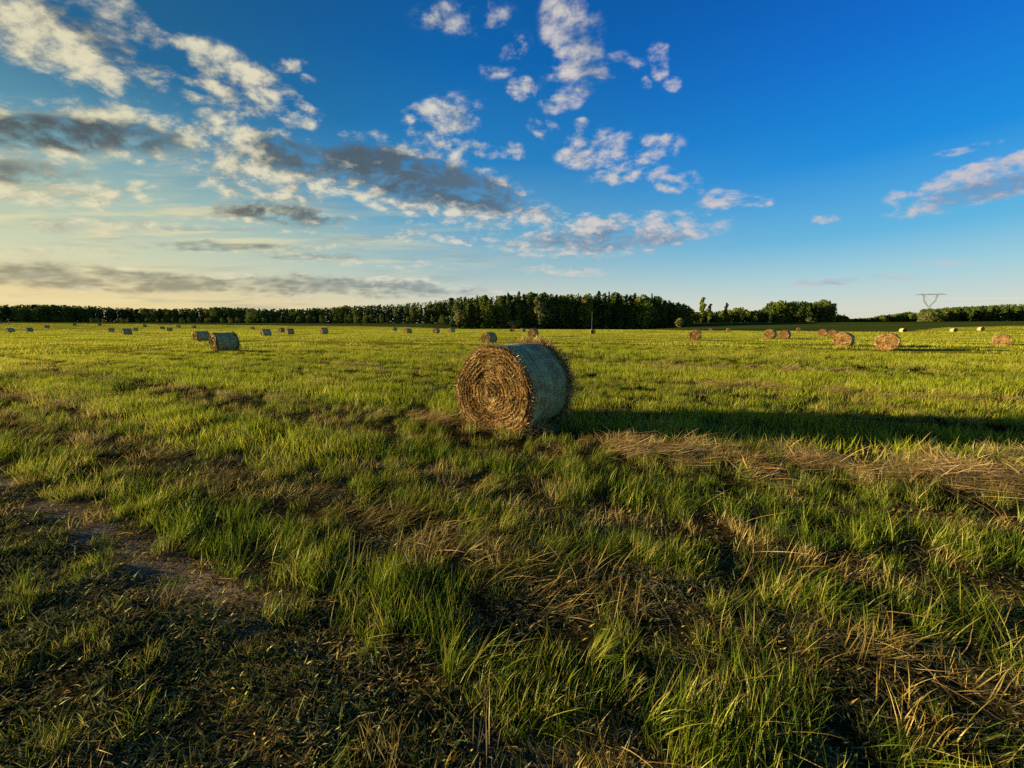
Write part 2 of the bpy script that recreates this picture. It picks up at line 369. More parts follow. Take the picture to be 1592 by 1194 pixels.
def blades(n, rad, h0, h1, w0, segs, tilt0, tilt1, bend, aim=0.0, aim_j=3.14, z0=0.0, seed=0, rise=0.0, wig=0.0):
    """n blades round the origin; tilt = angle from the vertical, bend = extra curl along the blade, aim = bearing they lean to"""
    g = np.random.default_rng(seed)
    r = rad * np.sqrt(g.random(n)); a = g.random(n) * 6.283
    bx, by = r * np.cos(a), r * np.sin(a)
    H = h0 + (h1 - h0) * g.random(n) ** 1.3; W = w0 * (0.6 + 0.8 * g.random(n))
    d = aim + (g.random(n) + g.random(n) - 1.0) * aim_j
    ti = tilt0 + (tilt1 - tilt0) * g.random(n); bd = bend * (0.3 + g.random(n) * 1.2)
    face = d + 1.5708 + (g.random(n) - 0.5) * 2.2
    sx, sy = np.cos(face), np.sin(face)
    x, y, z = bx.copy(), by.copy(), np.full(n, z0) + g.random(n) * rise
    V = []; T = []; step = H / segs
    for k in range(segs + 1):
        f = k / segs; ww = W * (1 - f ** 1.6) * 0.5 + 0.0002
        if k == segs:
            V.append(np.stack([x, y, z], -1)[:, None])
        else:
            V.append(np.stack([np.stack([x - sx * ww, y - sy * ww, z], -1), np.stack([x + sx * ww, y + sy * ww, z], -1)], 1))
        T += [f] * (1 if k == segs else 2)
        an = ti + bd * f
        x = x + step * np.sin(an) * np.cos(d); y = y + step * np.sin(an) * np.sin(d); z = z + step * np.cos(an)
        if wig: d = d + (g.random(n) - .5) * wig; z = np.maximum(z, 0.004)
    V = np.concatenate(V, 1); nv = V.shape[1]
    F = []
    for k in range(segs - 1):
        F += [[2 * k, 2 * k + 1, 2 * k + 3], [2 * k, 2 * k + 3, 2 * k + 2]]
    F.append([2 * segs - 2, 2 * segs - 1, 2 * segs])
    F = np.array(F)[None] + (np.arange(n) * nv)[:, None, None]
    return V.reshape(-1, 3), F.reshape(-1, 3), np.tile(np.array(T), n), np.repeat(g.random(n), nv)

def clump(name, mat, *specs):
    Vs, Fs, Ts, Rs = [], [], [], []; o = 0
    for sp in specs:
        V, F, T, Rn = blades(**sp); Vs.append(V); Fs.append(F + o); Ts.append(T); Rs.append(Rn); o += len(V)
    me = mesh(name, np.vstack(Vs), np.vstack(Fs), mat, False,
              {'tip': ('FLOAT', np.concatenate(Ts).astype(np.float32)), 'rnd': ('FLOAT', np.concatenate(Rs).astype(np.float32))})
    return bpy.data.objects.new(name, me)

def library(name, obs):
    col = bpy.data.collections.new(name)
    for o in obs: col.objects.link(o)
    return col

def scatter(name, pts, rot, scale, idx, col, label, cat):
    me = mesh(name, pts, np.zeros((0, 3), int), None, False,
              {'spin': ('FLOAT_VECTOR', rot.astype(np.float32)), 'size': ('FLOAT', scale.astype(np.float32)), 'pick': ('INT', idx.astype(np.int32))}) if False else None
    me = bpy.data.meshes.new(name); me.vertices.add(len(pts)); me.vertices.foreach_set('co', pts.astype(np.float32).ravel())
    for an, ty, key, dat in (('spin', 'FLOAT_VECTOR', 'vector', rot.astype(np.float32)), ('size', 'FLOAT', 'value', scale.astype(np.float32)), ('pick', 'INT', 'value', idx.astype(np.int32))):
        me.attributes.new(an, ty, 'POINT').data.foreach_set(key, dat.ravel())
    me.update()
    o = obj(name, me)
    ng = bpy.data.node_groups.new(name, 'GeometryNodeTree')
    ng.interface.new_socket('Geometry', in_out='INPUT', socket_type='NodeSocketGeometry')
    ng.interface.new_socket('Geometry', in_out='OUTPUT', socket_type='NodeSocketGeometry')
    n = ng.nodes; L = ng.links
    gi = n.new('NodeGroupInput'); go = n.new('NodeGroupOutput'); ip = n.new('GeometryNodeInstanceOnPoints'); ci = n.new('GeometryNodeCollectionInfo')
    ci.inputs[0].default_value = col; ci.inputs['Separate Children'].default_value = True; ci.inputs['Reset Children'].default_value = True
    def na(nm, ty):
        q = n.new('GeometryNodeInputNamedAttribute'); q.data_type = ty; q.inputs[0].default_value = nm; return q.outputs[0]
    L.new(gi.outputs[0], ip.inputs['Points']); L.new(ci.outputs[0], ip.inputs['Instance'])
    ip.inputs['Pick Instance'].default_value = True
    L.new(na('pick', 'INT'), ip.inputs['Instance Index'])
    L.new(na('spin', 'FLOAT_VECTOR'), ip.inputs['Rotation']); L.new(na('size', 'FLOAT'), ip.inputs['Scale'])
    L.new(ip.outputs[0], go.inputs[0])
    md = o.modifiers.new('scatter', 'NODES'); md.node_group = ng
    return tag(o, label, cat, kind='stuff')

def sample_ring(r0, r1, dens, fov=64):
    """random ground points between two distances, in the part of the field the camera looks over"""
    area = R(2 * fov) / 2 * (r1 * r1 - r0 * r0); n = int(area * dens)
    r = np.sqrt(r0 * r0 + rng.random(n) * (r1 * r1 - r0 * r0)); a = R(fov) * (2 * rng.random(n) - 1)
    return r * np.sin(a), r * np.cos(a)

def bale_clear(x, y):
    u = (x - 0.07) * 0.545 + (y - 6.17) * 0.839; v = (x - 0.07) * 0.839 - (y - 6.17) * 0.545
    return ((np.abs(u) < .70) & (np.abs(v) < .52)) | ((u < -.3) & (u > -1.15) & (np.abs(v) < .8) & (rng.random(len(x)) < .82)) | (np.hypot(x - .38, y - 5.45) < .38)

def cover(x, y):
    """what grows where: upright green, dry stubble, lying swath, loose hay, bare track; each 0..1"""
    c, s = rows(x, y)
    band = .5 + .5 * np.sin(6.283 * (c + .25 * fbm(s * .25, c * .4, 91, 2)) / 1.02 - 2.6); band = band * (.5 + .8 * fbm(s * .5, c, 92, 2))
    n = fbm(x * 0.8, y * 0.8, 11, 3); n2 = fbm(x * 2.2, y * 2.2, 12, 3); n3 = fbm(x * .3, y * .3, 13, 2)
    rut = gauss(c, 1.15, 0.12) * sst(n, 0.38, 0.58) * sst(-s, .9, 1.8)
    track = 1 - sst(c + 0.35 * (n - .5), 0.95, 1.15)               # short, weedy ground left of the rut
    swath = gauss(c, 2.15, 0.36) * sst(n, 0.2, 0.5)
    hay = gauss(c + 0.5 * (n3 - .5), 5.0 + 0.20 * np.maximum(s, 0), 0.40 + 0.10 * np.maximum(s + 1, 0)) * sst(fbm(x * 2.6, y * 2.6, 15, 3), 0.36, 0.56) * (0.35 + 0.65 * sst(s, -5, -1.5))
    hay = np.maximum(hay, 0.5 * gauss(c, 2.95, 0.3) * (1 - sst(s, -9, -5)) * sst(n, .3, .6))
    cs = 3.15 + 0.085 * np.clip(-s - 4, 0, 18)
    drab = np.maximum(gauss(c, cs - .95, .40), .8 * gauss(c, cs + 1.0, .35)) * sst(-s, 3, 6)
    farhay = sst(c, 7, 9) * gauss((c % 4.6) - 2.3, 0, 0.45) * sst(n3, 0.40, 0.56)
    stub = np.maximum(gauss(c, 2.85, 0.35) * sst(s, -4.5, -1.5), 0.25 + 0 * c) * sst(n2, 0.3, 0.65)
    stub = np.maximum(stub, sst(c, 5.8, 6.4) * 0.45 * sst(n, .35, .6))
    lush = np.maximum(.6 * gauss(c, 1.5, 0.2), np.maximum(gauss(c, 3.75, 0.42), sst(-s, 4, 8) * gauss(c, 4.0 + 0.035 * np.maximum(-s - 8, 0), 0.55)))
    return c, s, dict(rut=rut, track=track, swath=swath, hay=np.maximum(hay, farhay * .8), stub=stub, lush=lush, band=band, drab=drab, n=n, n2=n2, n3=n3)

def build_grass():
    G_ = MAT['green']; D_ = MAT['dry']; H_ = MAT['hay']; F_ = MAT['field']; W_ = MAT['weed']
    lean = 0.0
    # a libraries of tufts; blades lean towards local +X
    near = []
    for k in range(6):   # 0-5 upright green
        near.append(clump('a%02d' % k, G_, dict(n=50, rad=.14, h0=.10, h1=.30, w0=.0046, segs=4, tilt0=.02, tilt1=.45, bend=.55, aim=0, aim_j=2.6, seed=100 + k),
                          dict(n=30, rad=.14, h0=.05, h1=.12, w0=.006, segs=2, tilt0=.1, tilt1=1.0, bend=.5, seed=130 + k)))
    for k in range(4):   # 6-9 tall tuft
        near.append(clump('b%02d' % k, G_, dict(n=34, rad=.07, h0=.18, h1=.40, w0=.0060, segs=5, tilt0=.05, tilt1=.7, bend=1.1, aim=0, aim_j=1.1, seed=200 + k)))
    for k in range(5):   # 10-14 combed lying green
        near.append(clump('c%02d' % k, G_, dict(n=46, rad=.15, h0=.15, h1=.38, w0=.0048, segs=5, tilt0=.5, tilt1=1.3, bend=.6, aim=0, aim_j=.9, seed=300 + k, wig=.15, rise=.05)))
    near_green = library('tufts_green', near)
    dry = []
    for k in range(5):   # 0-4 upright stubble
        dry.append(clump('a%02d' % k, D_, dict(n=42, rad=.14, h0=.08, h1=.22, w0=.0042, segs=3, tilt0=.02, tilt1=.6, bend=.5, aim=0, aim_j=2.4, seed=400 + k),
                         dict(n=20, rad=.15, h0=.12, h1=.26, w0=.0038, segs=4, tilt0=.9, tilt1=1.5, bend=.4, aim=0, aim_j=3.1, seed=420 + k, wig=.5, rise=.03)))
    for k in range(5):   # 5-9 combed lying dry
        dry.append(clump('b%02d' % k, D_, dict(n=24, rad=.15, h0=.14, h1=.34, w0=.0040, segs=5, tilt0=.7, tilt1=1.45, bend=.45, aim=0, aim_j=1.1, seed=500 + k, wig=.25, rise=.06)))
    near_dry = library('tufts_dry', dry)
    hay = []
    for k in range(6):   # loose tangled hay
        hay.append(clump('a%02d' % k, H_, dict(n=58, rad=.17, h0=.12, h1=.38, w0=.0052, segs=5, tilt0=1.25, tilt1=1.62, bend=.12, aim=0, aim_j=1.5, seed=600 + k, wig=.55, rise=.10, z0=.01), dict(n=14, rad=.18, h0=.14, h1=.34, w0=.006, segs=5, tilt0=1.0, tilt1=1.5, bend=.2, aim=0, aim_j=2.5, seed=630 + k, wig=.5, rise=.10)))
    for k in range(2):   # 6-7 long single stalks
        hay.append(clump('b%02d' % k, H_, dict(n=6, rad=.2, h0=.14, h1=.36, w0=.0036, segs=6, tilt0=1.0, tilt1=1.5, bend=.3, aim=0, aim_j=2.6, seed=650 + k, wig=.4, rise=.06)))
    hay_l = library('hay_tangles', hay)
    weed = []
    for k in range(5):
        weed.append(clump('a%02d' % k, W_, dict(n=60, rad=.14, h0=.025, h1=.07, w0=.010, segs=2, tilt0=.3, tilt1=1.45, bend=.5, seed=700 + k),
                          dict(n=24, rad=.14, h0=.05, h1=.13, w0=.004, segs=3, tilt0=.2, tilt1=1.2, bend=.6, seed=720 + k)))
    weed_l = library('weeds', weed)

    tha = []
    for k in range(4):
        tha.append(clump('a%02d' % k, D_, dict(n=46, rad=.14, h0=.02, h1=.09, w0=.0045, segs=2, tilt0=1.35, tilt1=1.6, bend=.1, seed=740 + k, wig=.8, rise=.012),
                         dict(n=16, rad=.14, h0=.02, h1=.05, w0=.008, segs=2, tilt0=.6, tilt1=1.5, bend=.6, seed=760 + k)))
    thatch_l = library('thatch_bits', tha)
    P_ = {'thatch': [], 'green': [], 'dry': [], 'hay': [], 'weed': []}
    def put(kind, x, y, size, idx, aim, jit, dz=0.0):
        if len(x) == 0: return
        a = aim + rng.normal(0, 1, len(x)) * jit
        P_[kind].append((np.stack([x, y, terrain(x, y) + dz - 0.006], -1), np.stack([0 * a, 0 * a, a], -1), size, idx))
    aim = R(28)
    for r0, r1, k in ((0.5, 5.0, 1.0), (5.0, 12.0, 0.72), (12.0, 22.0, 0.22)):
        grow = 1.0 if r0 < 5 else (1.1 if r0 < 12 else 1.4)
        # green
        x, y = sample_ring(r0, r1, (50 if r0 < 5 else 58) * k, 64 if r0 > 1 else 100)
        c, s, q = cover(x, y); bc = bale_clear(x, y)
        tuf = sst(fbm(x * 3.1, y * 3.1, 51, 2), .3, .7)
        dens = np.clip(0.62 - .7 * q['rut'] - .26 * q['track'] - .55 * q['hay'] - .35 * q['stub'] + .45 * q['lush'] + 0.9 * (q['n'] - .5) + .6 * (tuf - .55) + .75 * (q['band'] - .45) - .55 * q['drab'], 0.05, 1)
        keep = (rng.random(len(x)) < dens) & ~bc & (rng.random(len(x)) < 1 - .6 * sst(c, 5.6, 8.5)); x, y = x[keep], y[keep]; q = {a_: b_[keep] for a_, b_ in q.items()}; c = c[keep]
        hz = (0.30 + 0.36 * q['n2'] + .30 * q['band']) * (1 - .45 * q['track']) * (1 + .15 * q['lush']) * grow * (.85 + .3 * rng.random(len(x)))
        lying = rng.random(len(x)) < (0.12 + .55 * q['swath']); tall = (rng.random(len(x)) < 0.08 + .14 * sst(q['n3'], .5, .7)) & ~lying & (q['track'] < .4)
        idx = np.where(lying, rng.integers(10, 15, len(x)), np.where(tall, rng.integers(6, 10, len(x)), rng.integers(0, 6, len(x))))
        put('green', x, y, hz, idx, aim + 2.0 * (fbm(x * 1.4, y * 1.4, 61, 2) - .5), .7)
        # dry
        x, y = sample_ring(r0, r1, 46 * k, 64 if r0 > 1 else 100)
        c, s, q = cover(x, y); bc = bale_clear(x, y)
        dens = np.clip((.17 - .30 * (q['band'] - .4) - .10 * (y < 2.6) + .5 * q['stub'] + .24 * q['swath'] - .6 * q['rut'] + .45 * q['drab'] + .25 * q['hay'] - .25 * q['lush'] + .6 * (q['n2'] - .55)) * (1 - .75 * sst(c, 5.6, 6.6)), 0.02, 1)
        keep = (rng.random(len(x)) < dens) & ~bc; x, y = x[keep], y[keep]; q = {a_: b_[keep] for a_, b_ in q.items()}
        ly = rng.random(len(x)) < (.25 + .7 * q['swath'])
        put('dry', x, y, (.5 + .55 * rng.random(len(x))) * (1 - .3 * q['track']) * grow, np.where(ly, rng.integers(5, 10, len(x)), rng.integers(0, 5, len(x))), aim + 2.5 * (fbm(x * 1.6, y * 1.6, 66, 2) - .5), .7)
        # hay
        x, y = sample_ring(r0, r1, 40 * k, 64 if r0 > 1 else 100)
        c, s, q = cover(x, y); bc = bale_clear(x, y)
        keep = ((rng.random(len(x)) < (np.hypot(x, y) > 1.9) + .15) & (rng.random(len(x)) < np.clip(q['hay'] * .95 + .07 * q['swath'] + .02 * (y < 4.5) + .006, 0, 1))) & ~bc
        x, y = x[keep], y[keep]; q = {a_: b_[keep] for a_, b_ in q.items()}
        big = q['hay'] > .25
        put('hay', x, y, (.75 + .6 * rng.random(len(x))) * grow, np.where(big, rng.integers(0, 8, len(x)), rng.integers(6, 8, len(x))), R(-15), 1.5, .01 + .05 * q['hay'] * rng.random(len(x)) ** 2)
        # weeds
        if r0 < 12:
            x, y = sample_ring(r0, r1, 46 * k, 64 if r0 > 1 else 100)
            c, s, q = cover(x, y); bc = bale_clear(x, y)
            keep = (rng.random(len(x)) < np.clip(.30 + .8 * q['track'] - .6 * q['rut'], 0, 1)) & ~bc
            put('weed', x[keep], y[keep], .8 + .5 * rng.random(keep.sum()), rng.integers(0, 5, keep.sum()), 0, 3)
    for r0, r1, k in ((.5, 5, 1.), (5, 9, .6)):
        x, y = sample_ring(r0, r1, 90 * k, 64 if r0 > 1 else 100); bc = bale_clear(x, y); keep = ~bc & (rng.random(len(x)) < .8 * (1 - .45 * cover(x, y)[2]['rut']))
        put('thatch', x[keep], y[keep], .7 + .7 * rng.random(keep.sum()), rng.integers(0, 4, keep.sum()), 0, 3, .004)
    names = {'green': ('grass', near_green, 'green grass standing and lying in tufts over the near field', 'grass'),
             'dry': ('dry_grass', near_dry, 'brown dry stubble and combed dead grass between the green tufts', 'dry grass'),
             'hay': ('loose_hay', hay_l, 'golden hay left lying loose in a band beside the big bale', 'hay'),
             'thatch': ('thatch', thatch_l, 'short broken bits of dead grass littering the soil under the tufts', 'thatch'),
             'weed': ('weeds', weed_l, 'low dull weeds on the worn wheel track and between the grass', 'weeds')}
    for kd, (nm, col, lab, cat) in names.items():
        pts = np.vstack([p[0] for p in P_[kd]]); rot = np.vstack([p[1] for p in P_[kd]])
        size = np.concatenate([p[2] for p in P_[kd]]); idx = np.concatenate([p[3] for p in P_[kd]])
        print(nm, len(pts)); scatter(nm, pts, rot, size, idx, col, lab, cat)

    # the field further out: wider, coarser tufts
    fl = []
    for k in range(5): fl.append(clump('a%02d' % k, F_, dict(n=85, rad=.32, h0=.06, h1=.22, w0=.008, segs=2, tilt0=.02, tilt1=.55, bend=.4, aim_j=3.1, seed=800 + k)))
    for k in range(4): fl.append(clump('b%02d' % k, F_, dict(n=80, rad=1.1, h0=.08, h1=.22, w0=.035, segs=1, tilt0=.02, tilt1=.5, bend=.4, aim_j=3.1, seed=820 + k)))
    for k in range(4): fl.append(clump('c%02d' % k, F_, dict(n=90, rad=3.2, h0=.09, h1=.22, w0=.10, segs=1, tilt0=.02, tilt1=.5, bend=.3, aim_j=3.1, seed=840 + k)))
    far_l = library('field_tufts', fl)
    A = []
    for r0, r1, dn, i0, i1 in ((5, 10, 9.0, 0, 5), (10, 18, 11.0, 0, 5), (18, 34, 8.0, 0, 5), (34, 100, 0.75, 5, 9), (100, 300, 0.085, 9, 13)):
        x, y = sample_ring(r0, r1, dn, 62)
        d = np.hypot(x, y); c, s = rows(x, y)
        keep = (d < edge_dist(x, y)) & (c > 5.7 + .5 * rng.random(len(x)) - 1e3 * (d > 22)) & (rng.random(len(x)) < 1 - .6 * cover(x, y)[2]['drab'] * (d < 22)) & ~bale_clear(x, y) & (rng.random(len(x)) < (.3 + .8 * sst(fbm(c * .5, s * .03, 41, 3), .3, .6)) * (.38 + .8 * (.5 + .5 * np.sin(c * 6.283 / 1.5 + 2 * fbm(s * .05, c * .2, 44, 2)))))
        x, y, c, s = x[keep], y[keep], c[keep], s[keep]
        hh = .24 + .70 * sst(fbm(c * .6, s * .05, 43, 3), .25, .75) + 0.60 * (.5 + .5 * np.sin(c * 6.283 / 1.5 + 2 * fbm(s * .05, c * .2, 44, 2)))
        a = rng.random(len(x)) * 6.283
        A.append((np.stack([x, y, terrain(x, y)], -1), np.stack([0 * a, 0 * a, a], -1), hh, rng.integers(i0, i1, len(x))))
    for r0, r1, dn in ((3.4, 18, 16.0),):                 # the bright grown strip between two swaths on the left
        x, y = sample_ring(r0, r1, dn, 62); c, s, q = cover(x, y)
        keep = (s < -2.6) & (rng.random(len(x)) < 1.3 * gauss(c, 3.15 + 0.085 * np.clip(-s - 4, 0, 18), 0.42) * sst(-s, 2.6, 5.5))
        x, y = x[keep], y[keep]; a = rng.random(len(x)) * 6.283
        A.append((np.stack([x, y, terrain(x, y)], -1), np.stack([0 * a, 0 * a, a], -1), .75 + .5 * rng.random(len(x)), rng.integers(0, 5, len(x))))
    print('field', sum(len(a[0]) for a in A))
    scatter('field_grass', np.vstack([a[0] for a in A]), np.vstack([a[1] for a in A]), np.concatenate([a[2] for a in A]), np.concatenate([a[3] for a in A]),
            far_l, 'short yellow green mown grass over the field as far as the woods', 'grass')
build_grass()

# ------------------------------------------------------------------ bales
def straw_mat(name, dark, mid, light, sc=14.0):
    m, t, o = new_mat(name)
    tcn = t.n.new('ShaderNodeTexCoord').outputs['Object']
    x, y, z = t.sep(tcn)
    rr = t.m('SQRT', t.m('ADD', t.m('MULTIPLY', x, x), t.m('POWER', t.m('SUBTRACT', z, .64), 2.0)))
    an = t.m('ARCTAN2', t.m('SUBTRACT', z, .6), x)
    n = t.noise(t.comb(t.m('MULTIPLY', rr, sc * 2.2), t.m('MULTIPLY', an, 2.4), y), 1.0, 6.0, 0.7, 0.4)
    n2 = t.noise(tcn, sc * 2.5, 4.0, 0.7)
    col = t.ramp(t.m('MULTIPLY_ADD', n2, .4, t.m('MULTIPLY', n, .6)), [(0.36, dark), (0.5, mid), (0.66, light)])
    bs = t.n.new('ShaderNodeBsdfPrincipled'); t.l.new(col, bs.inputs['Base Color']); bs.inputs['Roughness'].default_value = 0.9; bs.inputs['Specular IOR Level'].default_value = 0.15
    bp = t.n.new('ShaderNodeBump'); bp.inputs['Strength'].default_value = 1.0; bp.inputs['Distance'].default_value = 0.03
    t.l.new(n, bp.inputs['Height']); t.l.new(bp.outputs[0], bs.inputs['Normal'])
    t.l.new(bs.outputs[0], o.inputs[0]); return m
MAT['core'] = straw_mat('baled_straw', c4(.020, .010, .004), c4(.09, .042, .014), c4(.26, .14, .045))

def net_mat():
    m, t, o = new_mat('net_wrap')
    tcn = t.n.new('ShaderNodeTexCoord').outputs['Object']
    x, y, z = t.sep(tcn)
    an = t.m('ARCTAN2', t.m('SUBTRACT', z, .6), x)
    ya = t.m('SINE', t.m('MULTIPLY', y, 2 * math.pi / 0.028)); za = t.m('SINE', t.m('MULTIPLY', an, 6.283 / 0.05))
    grid = t.m('MAXIMUM', t.smooth(ya, .55, 1.0), t.smooth(za, .75, 1.0))
    wraps = t.smooth(t.noise(t.comb(0.0, t.m('MULTIPLY', an, .25), t.m('MULTIPLY', y, 9.0)), 1.0, 2.0, .7), .4, .62)
    n = t.noise(tcn, 7.0, 5.0, .65); n2 = t.noise(t.comb(x, t.m('MULTIPLY', y, 1.0), t.m('MULTIPLY', z, 1.0)), 38.0, 3.0, .7)
    lay = t.noise(t.comb(0.0, t.m('MULTIPLY', an, 1.2), t.m('MULTIPLY', y, .6)), 5.0, 3.0, .6)
    netc = t.ramp(n, [(0.3, c4(.50, .58, .24)), (0.7, c4(.68, .76, .34))])
    str_ = t.ramp(n2, [(0.35, c4(.11, .075, .03)), (0.65, c4(.30, .20, .08))])
    k = t.m('ADD', t.m('MULTIPLY', grid, .45), t.m('ADD', t.m('MULTIPLY_ADD', wraps, .32, .10), t.m('MULTIPLY', t.m('SUBTRACT', lay, .5), 1.2)), clamp=True)
    col = t.mix(k, str_, netc)
    inf = t.n.new('ShaderNodeObjectInfo').outputs['Random']
    col = t.mix(1.0, col, t.ramp(inf, [(0, c4(.62, .60, .60)), (.5, c4(.85, .85, .8)), (1, c4(1.05, 1.0, .9))]), 'MULTIPLY')
    bs = t.n.new('ShaderNodeBsdfPrincipled'); t.l.new(col, bs.inputs['Base Color']); bs.inputs['Roughness'].default_value = 0.6; bs.inputs['Specular IOR Level'].default_value = 0.12
    bp = t.n.new('ShaderNodeBump'); bp.inputs['Strength'].default_value = 1.0; bp.inputs['Distance'].default_value = 0.035
    t.l.new(t.m('ADD', t.m('MULTIPLY', n2, .5), t.m('ADD', n, t.m('MULTIPLY', grid, .15))), bp.inputs['Height']); t.l.new(bp.outputs[0], bs.inputs['Normal'])
    t.l.new(bs.outputs[0], o.inputs[0]); return m
MAT['net'] = net_mat()

RB, LB = 0.70, 1.40
def prof(phi, r, seed=0):
    """cross-section point of a bale lying on its side: a little wider low down, flattened where it rests"""
    x = r * np.cos(phi); z = r * np.sin(phi)
    lump = 1 + 0.022 * np.sin(3 * phi + seed) + 0.013 * np.sin(7 * phi + 2.1 * seed)
    x = x * lump * (1.0 + 0.05 * np.clip(-z / RB, 0, 1)); z = z * lump
    z = np.where(z < -RB * 0.93, -RB * 0.93 + (z + RB * 0.93) * 0.2, z)
    return x, z + RB * 0.945

def bale_parts(seed, nphi, nring, nstrand, detail):
    g = np.random.default_rng(seed)
    # straw body: near face -> rounded rim -> side -> rim -> far face
    ys = []; rs = []
    rad = [0.0] + list(np.linspace(.06, RB - .06, nring))
    for r in rad: ys.append(-LB / 2 + .02 + .035 * (1 - (r / RB) ** 2) * 0.5 + (g.random() - .5) * .012 * (detail > 0)); rs.append(r)
    for a in np.linspace(0, 1.5708, 5)[1:]: ys.append(-LB / 2 + .07 - .06 * math.cos(a)); rs.append(RB - .06 + .055 * math.sin(a))
    for f in np.linspace(.1, .9, 6): ys.append(-LB / 2 + f * LB); rs.append(RB - .008)
    for a in np.linspace(1.5708, 0, 5)[:-1]: ys.append(LB / 2 - .07 + .06 * math.cos(a)); rs.append(RB - .06 + .055 * math.sin(a))
    for r in rad[::-1]: ys.append(LB / 2 - .02); rs.append(r)
    ys = np.array(ys); rs = np.array(rs)
    ph = np.linspace(0, 2 * np.pi, nphi, endpoint=False)
    V = []
    for yy, rr in zip(ys, rs):
        x, z = prof(ph, rr + 1e-4, seed); z = z if rr > .3 else rr * np.sin(ph) + RB * .945
        jj = (g.random(nphi) - .5) * .014 * detail * (rr > .05)
        V.append(np.stack([x, yy + jj, z], -1))
    V = np.concatenate(V); m_ = len(ys)
    i = np.arange(m_ - 1)[:, None]; j = np.arange(nphi)[None]; jn = (j + 1) % nphi
    F = np.stack([i * nphi + j, i * nphi + jn, (i + 1) * nphi + jn, (i + 1) * nphi + j], -1).reshape(-1, 4)
    body = mesh('straw_body', V, F, MAT['core'], True)
    # net: a shell 6 mm proud of the straw, folding a little over the rims
    yn = np.linspace(-LB / 2 + .085, LB / 2 - .10, 14); V = []
    for k, yy in enumerate(yn):
        e = 0.004 if 0 < k < 13 else -0.006
        wob = .016 * vn(ph * 2.2, 0 * ph + k * .8, 12) + .004 * np.sin(5 * ph + k * .7) - .004 * (k in (3, 7, 10)) + .004 * (detail > 0)
        x, z = prof(ph, RB + e + wob + .004 * (g.random(nphi) - .5) * detail, seed)
        V.append(np.stack([x, yy + (.012 * np.sin(9 * ph + 3) if k in (0, 13) else 0 * ph), z], -1))
    V = np.concatenate(V); i = np.arange(13)[:, None]
    F = np.stack([i * nphi + j, i * nphi + jn, (i + 1) * nphi + jn, (i + 1) * nphi + j], -1).reshape(-1, 4)
    net = mesh('net_wrap', V, F, MAT['net'], True)
    # strands: wound in a spiral on both faces, sticking out round the rims
    def strands(n, side, thick, lmin, lmax):
        r = RB * np.sqrt(g.random(n)) * .985; r = .012 + r; a = g.random(n) * 6.283
        Ln = lmin + (lmax - lmin) * g.random(n); tilt = g.normal(0, .26, n) + np.where(g.random(n) < .45, g.normal(0, .9, n), 0); off = g.random(n)
        segs = 5 if detail else 3; pts = []
        # coils: height of the face varies with the winding radius
        for k in range(segs + 1):
            f = k / segs - .5
            aa = a + f * Ln / np.maximum(r, .06) * np.cos(tilt) * (1 + 0 * r); r2 = np.clip(r + f * Ln * np.sin(tilt), 0.0, RB - .004)
            coil = .009 * np.sin((r2 - aa * .012 + .05 * (vn(aa * 1.3, r2 * 6, 3) - .5)) * 2 * np.pi / .058) * (.3 + 1.2 * vn(aa * 2.1, r2 * 9, 4)) + .034 * (vn(aa * 2.2 + r2 * 6, r2 * 13, 6) - .5)
            x, z = prof(aa, r2, seed); z = np.where(r2 < .25, r2 * np.sin(aa) + RB * .945, z)
            rimdrop = np.clip((r2 - (RB - .055)) / .055, 0, 1) ** 2 * .05
            yo = -(LB / 2 - .005) + coil + rimdrop - .014 * off * (1 + g.normal(0, .5, n)) + .03 * (1 - (r2 / RB) ** 2)
            pts.append(np.stack([x, yo * (1 if side < 0 else -1), z], -1))
        P = np.stack(pts, 1)
        d = P[:, -1] - P[:, 0]; d /= np.maximum(np.linalg.norm(d, axis=1, keepdims=True), 1e-6)
        up = np.array([0, 1.0, 0]) + g.normal(0, .45, (n, 3)); sd = np.cross(d, up); sd /= np.maximum(np.linalg.norm(sd, axis=1, keepdims=True), 1e-6)
        wd = thick * (.5 + g.random(n))[:, None]
        V = np.concatenate([np.stack([P[:, k] - sd * wd * .5, P[:, k] + sd * wd * .5], 1) for k in range(segs + 1)], 1)
        nv = 2 * (segs + 1); F = np.array([[2 * k, 2 * k + 1, 2 * k + 3, 2 * k + 2] for k in range(segs)])
        F = (F[None] + (np.arange(n) * nv)[:, None, None]).reshape(-1, 4)
        band = vn(r / .026 + 1.4 * vn(a * 1.5, r * 5, 9), a * 2.6, seed + 5)
        rv = np.clip(.02 + .42 * band + .75 * (g.random(n) - .3), 0, 1)
        return V.reshape(-1, 3), F, np.repeat(rv, nv), np.ones(n * nv)
    def fuzz(n, y0, y1, l0, l1, thick, outw):
        a = g.random(n) * 6.283; yb = y0 + (y1 - y0) * g.random(n)
        x, z = prof(a, RB - .01, seed); base_ = np.stack([x, yb, z], -1)
        rad_ = np.stack([np.cos(a), 0 * a, np.sin(a)], -1); tan_ = np.stack([-np.sin(a), 0 * a, np.cos(a)], -1)
        dr = rad_ * (outw * g.random(n))[:, None] + tan_ * g.normal(0, .8, n)[:, None] + np.array([0, 1., 0]) * g.normal(0, .6, n)[:, None]
        dr /= np.linalg.norm(dr, axis=1, keepdims=True); Ln = (l0 + (l1 - l0) * g.random(n) ** 2)[:, None]
        sg = np.array([0, 0, -.25])
        P = np.stack([base_, base_ + dr * Ln * .5 + sg * Ln * .12, base_ + dr * Ln + sg * Ln * .6], 1)
        sd = np.cross(dr, rad_ + g.normal(0, .3, (n, 3))); sd /= np.maximum(np.linalg.norm(sd, axis=1, keepdims=True), 1e-6)
        wd = thick * (.5 + g.random(n))[:, None] * .5
